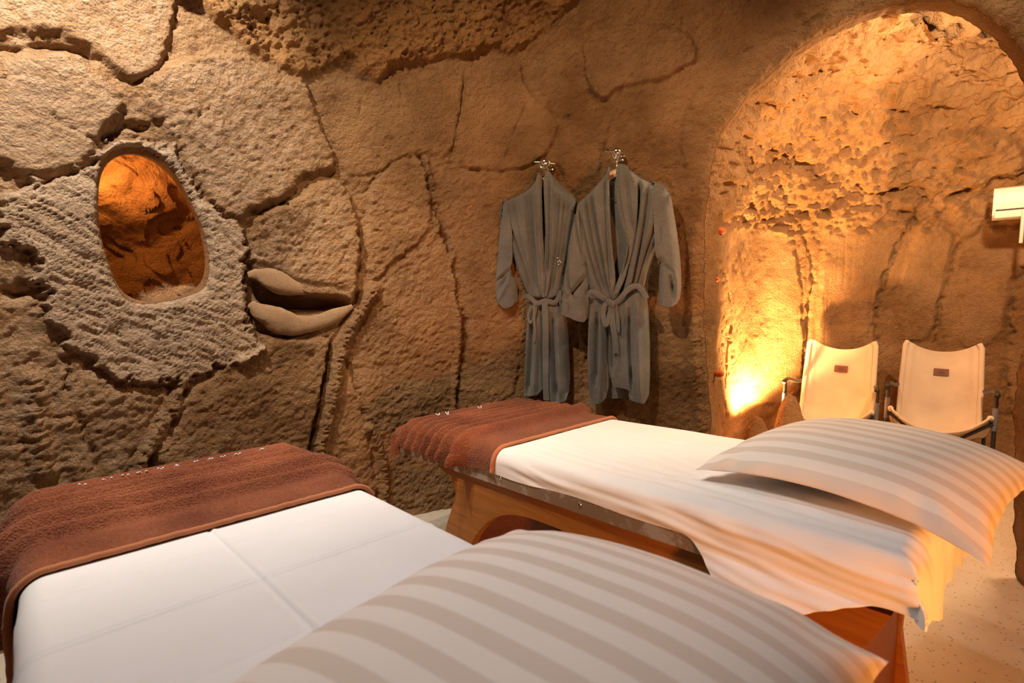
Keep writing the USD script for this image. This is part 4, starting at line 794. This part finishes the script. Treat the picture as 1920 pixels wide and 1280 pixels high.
robe_part(t, 'sleeve', [(1082, 379), (1072, 420), (1063, 470), (1056, 520), (1050, 560), (1049, 588), (1064, 592), (1084, 602), (1100, 604), (1103, 570), (1102, 530), (1099, 500), (1094, 470), (1090, 430)], OFF + .02, -.03, .052, [[(1082, 379), (1072, 420), (1056, 520), (1049, 588)], [(1100, 604), (1103, 570), (1099, 500)]],
  [([(1066, 560), (1080, 540), (1098, 520)], .010, -.020), ([(1062, 480), (1066, 540), (1078, 560)], .008, -.014), ([(1076, 400), (1084, 450), (1094, 490)], .007, -.012), ([(1068, 550), (1084, 530), (1098, 506)], .009, .012), ([(1066, 562), (1068, 590)], .006, -.012)], er=.035, seed=13)
robe_part(t, 'sleeve', [(1226, 342), (1242, 346), (1256, 360), (1263, 400), (1271, 450), (1276, 500), (1277, 540), (1272, 568), (1258, 576), (1244, 574), (1233, 569), (1234, 520), (1237, 492), (1230, 478), (1228, 440), (1226, 390)], OFF + .016, -.03, .058, [[(1256, 360), (1263, 400), (1271, 450), (1276, 500), (1277, 540), (1272, 568)], [(1233, 569), (1234, 520), (1237, 492)]],
  [([(1258, 520), (1261, 540), (1262, 556)], .008, -.030), ([(1266, 505), (1272, 530), (1268, 560)], .006, .010), ([(1240, 490), (1250, 500), (1264, 512)], .009, -.010), ([(1240, 420), (1238, 460)], .008, -.008)], er=.035, seed=14)
bl = ribbon(t, 'belt', [(1108, 556), (1112, 548), (1122, 551), (1138, 562), (1150, 568), (1162, 564), (1172, 552), (1184, 540), (1194, 536), (1206, 544), (1214, 560)], OFF + .012, .038, .026, .014)
robe_part(t, 'lapel', [(1144, 309), (1137, 330), (1137, 400), (1141, 480), (1146, 555), (1156, 560), (1156, 515), (1150, 470), (1146, 400), (1144, 340)], OFF, .020, .014, [[(1144, 309), (1137, 330), (1137, 400), (1141, 480), (1146, 555)], [(1156, 560), (1156, 515), (1150, 470), (1146, 400), (1144, 340)]], [], seed=15, **LAP)
robe_part(t, 'lapel', [(1160, 310), (1157, 330), (1158, 375), (1163, 412), (1175, 444), (1182, 470), (1174, 500), (1161, 525), (1152, 554), (1163, 548), (1180, 500), (1190, 460), (1197, 410), (1198, 345), (1186, 325), (1177, 311)], OFF + .012, .020, .014, [[(1157, 330), (1158, 375), (1163, 412), (1175, 444), (1182, 470), (1174, 500), (1161, 525)], [(1180, 500), (1190, 460), (1197, 410), (1198, 345), (1186, 325)]], [([(1166, 330), (1169, 380), (1178, 430)], .006, .010), ([(1176, 335), (1183, 400), (1190, 440)], .008, -.010)], seed=16, **LAP)
ribbon(bl.GetParent(), 'belt_loop', [(1150, 568), (1140, 570), (1136, 588), (1140, 608), (1147, 590), (1149, 572)], OFF + .014, [.04, .052, .056, .054, .05, .045], .024, .012)
ribbon(bl.GetParent(), 'belt_tail', [(1152, 568), (1151, 590), (1155, 620), (1158, 660)], OFF + .014, [.044, .05, .05, .046], .028, .009)
ribbon(bl.GetParent(), 'belt_tail', [(1156, 568), (1160, 590), (1162, 622)], OFF + .014, [.04, .042, .04], .018, .008)
ribbon(bl.GetParent(), 'knot', [(1143, 562), (1150, 569), (1156, 572)], OFF + .014, .048, .026, .024)
ribbon(t, 'hanging_loop', [(1144, 372), (1150, 370), (1156, 369)], OFF, -.02, .004, .004)

# hangers and hooks
def make_hanger(hx, hy, off, span, label):
    q = RA([(hx, hy)], off)[0]; c = R3(q[None], [off - .036])[0]
    t = thing('coat_hanger', label, 'hanger', (c[0], c[1], c[2] - .16), math.degrees(math.atan2(RT[1], RT[0])), 'wooden hangers inside the robes')
    pts = smooth_path([(-span, 0, -.075), (-span * .55, 0, -.01), (-.05, 0, .055), (0, 0, .090), (.05, 0, .055), (span * .55, 0, -.01), (span, 0, -.075)], 40)
    r = np.interp(np.abs(pts[:, 0]), [0, .04, span], [.020, .016, .013]); m = tube(pts, r, 12); m.vertices[:, 1] *= .45; obj('arms', m, M['hanger'], t, smooth=True)
    w = smooth_path([(0, 0, .115), (0, 0, .145), (.004, 0, .158), (.016, 0, .170), (.014, 0, .186), (.0, 0, .192), (-.013, 0, .184)], 30); obj('wire_hook', tube(w, .0022, 8), M['chrome'], t, smooth=True)
def make_hook(hx, hy, off, label):
    q = RA([(hx, hy)], off)[0]; c = R3(q[None], [off])[0]
    t = thing('wall_hook', label, 'hook', c, math.degrees(math.atan2(RT[1], RT[0])), 'chrome robe hooks')
    X = lambda m, axis, ang: (m.apply_transform(trimesh.transformations.rotation_matrix(ang, axis)), m)[1]
    pl = X(lathe([(0, 0), (.022, 0), (.024, .003), (.020, .008), (.010, .011), (.008, .03), (.008, .10)], 28), [1, 0, 0], math.pi / 2); pl.apply_translation((0, .10, .006)); pl.vertices[:, 1] -= .02; obj('back_plate', pl, M['chrome'], t, smooth=40)
    kb = trimesh.creation.icosphere(3, .019); kb.apply_scale((1, .7, 1)); kb.apply_translation((0, -.018, .010)); obj('knob', kb, M['chrome'], t, smooth=True)
    rg = tube([(.016 * math.cos(a), -.022, -.006 + .016 * math.sin(a)) for a in np.linspace(0, 2 * math.pi, 30)], .004, 8, False); obj('ring', rg, M['chrome'], t, smooth=True)
    pg = tube([(-.012, -.016, .012), (-.046, -.02, .013), (-.050, -.021, .014)], [.0028, .0028, .0042], 8); obj('peg', pg, M['chrome'], t, smooth=True)
    pg = tube([(.012, -.010, .006), (.050, .01, .003)], [.0028, .0026], 8); obj('peg', pg, M['chrome'], t, smooth=True)
    cu = smooth_path([(0, -.018, -.008), (0, -.022, -.020), (.002, -.034, -.026), (.002, -.042, -.016)], 16); obj('cup_hook', tube(cu, .0045, 8), M['chrome'], t, smooth=True)
make_hook(1022, 309, .0, 'chrome wall hook above the left grey bathrobe'); make_hook(1157, 290, .02, 'chrome wall hook above the bathrobe beside the arch')
make_hanger(1020, 309, 0.012, .165, 'wooden hanger with wire hook inside the left robe'); make_hanger(1153, 292, .045, .18, 'wooden hanger with wire hook inside the robe beside the arch')

# ------------------------------------------------------------------ folding chairs in the alcove
def make_chair(label, loc, rot):
    t = thing('folding_chair', label, 'chair', loc, rot, 'beige canvas chairs in the alcove')
    b = np.linspace(0, 1, 60); path = smooth_path([(0, .26, .825), (0, .21, .66), (0, .155, .48), (0, .11, .36), (0, .03, .295), (0, -.10, .31), (0, -.24, .375)], 60)
    half = np.interp(b, [0, .03, .35, .62, .75, .9, 1], [.180, .194, .200, .200, .209, .225, .228]); a = np.linspace(-1, 1, 44)
    A, Bb = np.meshgrid(a, b, indexing='ij')
    tg = np.gradient(path, axis=0); tg /= np.linalg.norm(tg, axis=1, keepdims=True); nn = np.cross([1.0, 0, 0], tg)   # off the front of the canvas
    sag = (1 - np.abs(A) ** 2.0) * (.045 + .03 * np.sin(np.pi * Bb)) ; X = A * half[None]
    P = path[None] + np.stack([X, 0 * X, 0 * X], -1)
    sgn = np.sign(nn[30, 2]) or 1
    P = P - sgn * nn[None] * sag[..., None]
    P[..., 2] -= (1 - np.abs(A) ** 2.2) * .058 * sstep(.22, 0, Bb); P[..., 2] += .075 * np.abs(A) ** 2.5 * sstep(.72, 1, Bb) - .01 * sstep(.72, 1, Bb)
    wq = np.stack([X, Bb, 0 * X + rot], -1)
    P = P + nn[None] * (sgn * (.006 * nz(wq, 7, 3, 3) + .008 * np.exp(-((np.abs(A) - .80) / .05) ** 2) * (1 - Bb)))[..., None]
    v = P.reshape(-1, 3); f = quads(grid_faces(44, 60))
    if (vnormals(v, f)[len(v) // 2] @ np.array([0, -1, .5])) < 0: f = f[:, ::-1]
    sl = obj('canvas_sling', shell(v, f, .006), M['canvas'], t, smooth=50)
    for k in (0, -1):
        e = P[k, :]; m = tube(e + np.array([0, .004, -.004]), .015, 10); obj('side_sleeve', m, M['canvas'], sl, smooth=True)
    e = P[:, -1]; obj('front_seam', tube(e, .007, 8), M['canvas'], sl, smooth=True); 
    c = P[22, 13]; nrm = np.cross(P[23, 13] - P[21, 13], P[22, 14] - P[22, 12]); nrm /= np.linalg.norm(nrm); nrm *= -np.sign(nrm[1]); up = P[22, 12] - P[22, 14]; up /= np.linalg.norm(up); rt = np.cross(up, nrm)
    m = rbox((.078, .046, .004), .001); Mx = np.eye(4); Mx[:3, 0] = rt; Mx[:3, 1] = up; Mx[:3, 2] = nrm; Mx[:3, 3] = c + nrm * .008; m.apply_transform(Mx)
    if m.volume < 0: m.invert()
    lb = obj('leather_label', m, M['leather'], t, smooth=False, label='small brown leather label')
    for dy, w in ((.006, .030), (-.004, .040), (-.012, .022)):
        m = rbox((w, .0028, .0012), .0002); My = Mx.copy(); My[:3, 3] = c + nrm * .0105 + up * dy; m.apply_transform(My); obj('embossed_line', m, M['dark'], lb, smooth=False)
    for s in (-1, 1):
        x = s * .248
        obj('back_pole', tube([(s * .191, .264, .80), (s * .197, .202, .58), (s * .203, .132, .36), (s * .209, .10, .28)], .010, 10), M['black'], t, smooth=True)
        fl_ = obj('front_leg', tube([(x, -.19, .56), (x, -.205, .36), (x, -.22, .0)], .011, 10), M['black'], t, smooth=True)
        obj('grip_sleeve', tube([(x, -.196, .49), (x, -.206, .36)], .0135, 12), M['grip'], fl_, smooth=True)
        obj('rear_leg', tube([(s * .225, .12, .34), (s * .235, .20, .16), (s * .24, .26, 0)], .010, 10), M['black'], t, smooth=True)
        ar = smooth_path([(x, -.235, .567), (x, -.19, .578), (x - s * .01, -.05, .560), (x - s * .03, .12, .535)], 20); m = tube(ar, .014, 10); m.vertices[:, 2] = .56 + (m.vertices[:, 2] - .56) * .9; obj('armrest', m, M['black'], t, smooth=True)
        obj('seat_rail', tube([(s * .228, -.235, .43), (s * .218, .0, .32), (s * .212, .12, .30)], .010, 10), M['black'], t, smooth=True)
        obj('brace', tube([(x, -.20, .36), (s * .228, -.21, .41)], .008, 8), M['black'], t, smooth=True)
        obj('cross_leg', tube([(s * .24, -.215, .40), (-s * .21, -.20, .03)], .009, 8), M['black'], t, smooth=True)
    return t
make_chair('beige canvas folding chair nearest the glowing uplight', (2.12, 3.30, 0), -40)
make_chair('beige canvas folding chair at the right, below the white air conditioner', (2.69, 3.15, 0), -40)

# ------------------------------------------------------------------ uplight and clay stumps
def stump(label, loc, rx, ry, h, seed):
    m = trimesh.creation.icosphere(5, 1.0); v = np.array(m.vertices); n = nz(v + seed, 1.7, 3, seed)
    v[:, :2] = np.sign(v[:, :2]) * np.abs(v[:, :2]) ** .85; v = v * (1 + .13 * n + .05 * nz(v, 6, 3, seed) + .03 * (1 - np.abs(nz(v * [1, 1, 2.5], 5, 2, seed + 3))))[:, None]
    v[:, 2] = np.where(v[:, 2] > -.5, v[:, 2], -.5); z = (v[:, 2] + .5) / 1.5; v = np.c_[v[:, 0] * rx * (1.15 - .35 * np.clip(z, 0, 1)), v[:, 1] * ry * (1.15 - .35 * np.clip(z, 0, 1)), z * h]
    t = thing('clay_stump', label, 'rock', loc, 0); obj('stone', (v, m.faces), M['rock_alcove'], t, smooth=True, tone=np.full(len(v), .05))
stump('small clay stump in front of the glowing uplight', (1.545, 3.13, 0), .085, .07, .365, 3)
stump('taller clay stump between the uplight and the chair', (1.755, 3.14, 0), .10, .08, .485, 8)
t = thing('ground_uplight', 'glowing round uplight on the floor behind the clay stumps', 'lamp', (1.68, 3.34, 0))
obj('housing', lathe([(0, 0), (.05, 0), (.055, .01), (.05, .08), (.045, .10), (.038, .10), (.036, .085), (0, .085)], 28), M['black'], t, smooth=35)
usdkit.material(stage, L('lamp_glow'), {'e': ('emission', {'color': (1.0, 0.62, 0.25), 'strength': 40.0})}, [], surface='e.emission')
obj('lens', lathe([(0, .088), (.034, .088), (.03, .094), (0, .097)], 24), L('lamp_glow'), t, smooth=35)
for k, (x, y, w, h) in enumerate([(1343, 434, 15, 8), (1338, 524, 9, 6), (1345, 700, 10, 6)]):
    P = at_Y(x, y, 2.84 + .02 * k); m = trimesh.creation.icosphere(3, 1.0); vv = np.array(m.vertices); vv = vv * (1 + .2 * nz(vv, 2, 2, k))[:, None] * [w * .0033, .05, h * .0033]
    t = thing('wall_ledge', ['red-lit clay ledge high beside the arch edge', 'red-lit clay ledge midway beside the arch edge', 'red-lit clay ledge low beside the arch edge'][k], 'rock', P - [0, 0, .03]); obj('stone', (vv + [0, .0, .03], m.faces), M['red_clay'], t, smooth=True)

# ------------------------------------------------------------------ white wall unit, upper right of the alcove
P = at_Y(1862, 380, 3.30); t = thing('air_conditioner', 'white wall air conditioner at the right edge of the alcove', 'air conditioner', (P[0] + .40 * .731 + .112 * .682, P[1] - .40 * .682 + .112 * .731, P[2]), -43)
prof = chaikin([(-.10, -.10), (.09, -.10), (.09, .10), (-.09, .10), (-.108, .06), (-.112, -.05)], 2, True); m = trimesh.creation.extrude_polygon(sg.Polygon(prof), .80, engine='earcut'); q = np.array(m.vertices); m.vertices = np.c_[q[:, 2] - .40, q[:, 0], q[:, 1]]; m.fix_normals(); obj('housing', m, M['white_plastic'], t, smooth=35)
m = rbox((.78, .012, .045), .004); m.apply_translation((0, -.112, -.078)); obj('louvre', m, M['white_plastic'], t, smooth=False)
m = rbox((.77, .012, .006), .001); m.apply_translation((0, -.110, -.050)); obj('slot', m, M['dark'], t, smooth=False)
P = at_Y(1913, 425, 3.20); t = thing('drain_pipe', 'short white pipe below the wall air conditioner', 'pipe', (P[0] + .012, P[1], P[2] - .10)); obj('pipe', tube([(0, 0, .0), (0, 0, .06), (0, 0, .20)], .010, 12), M['white_plastic'], t, smooth=True)
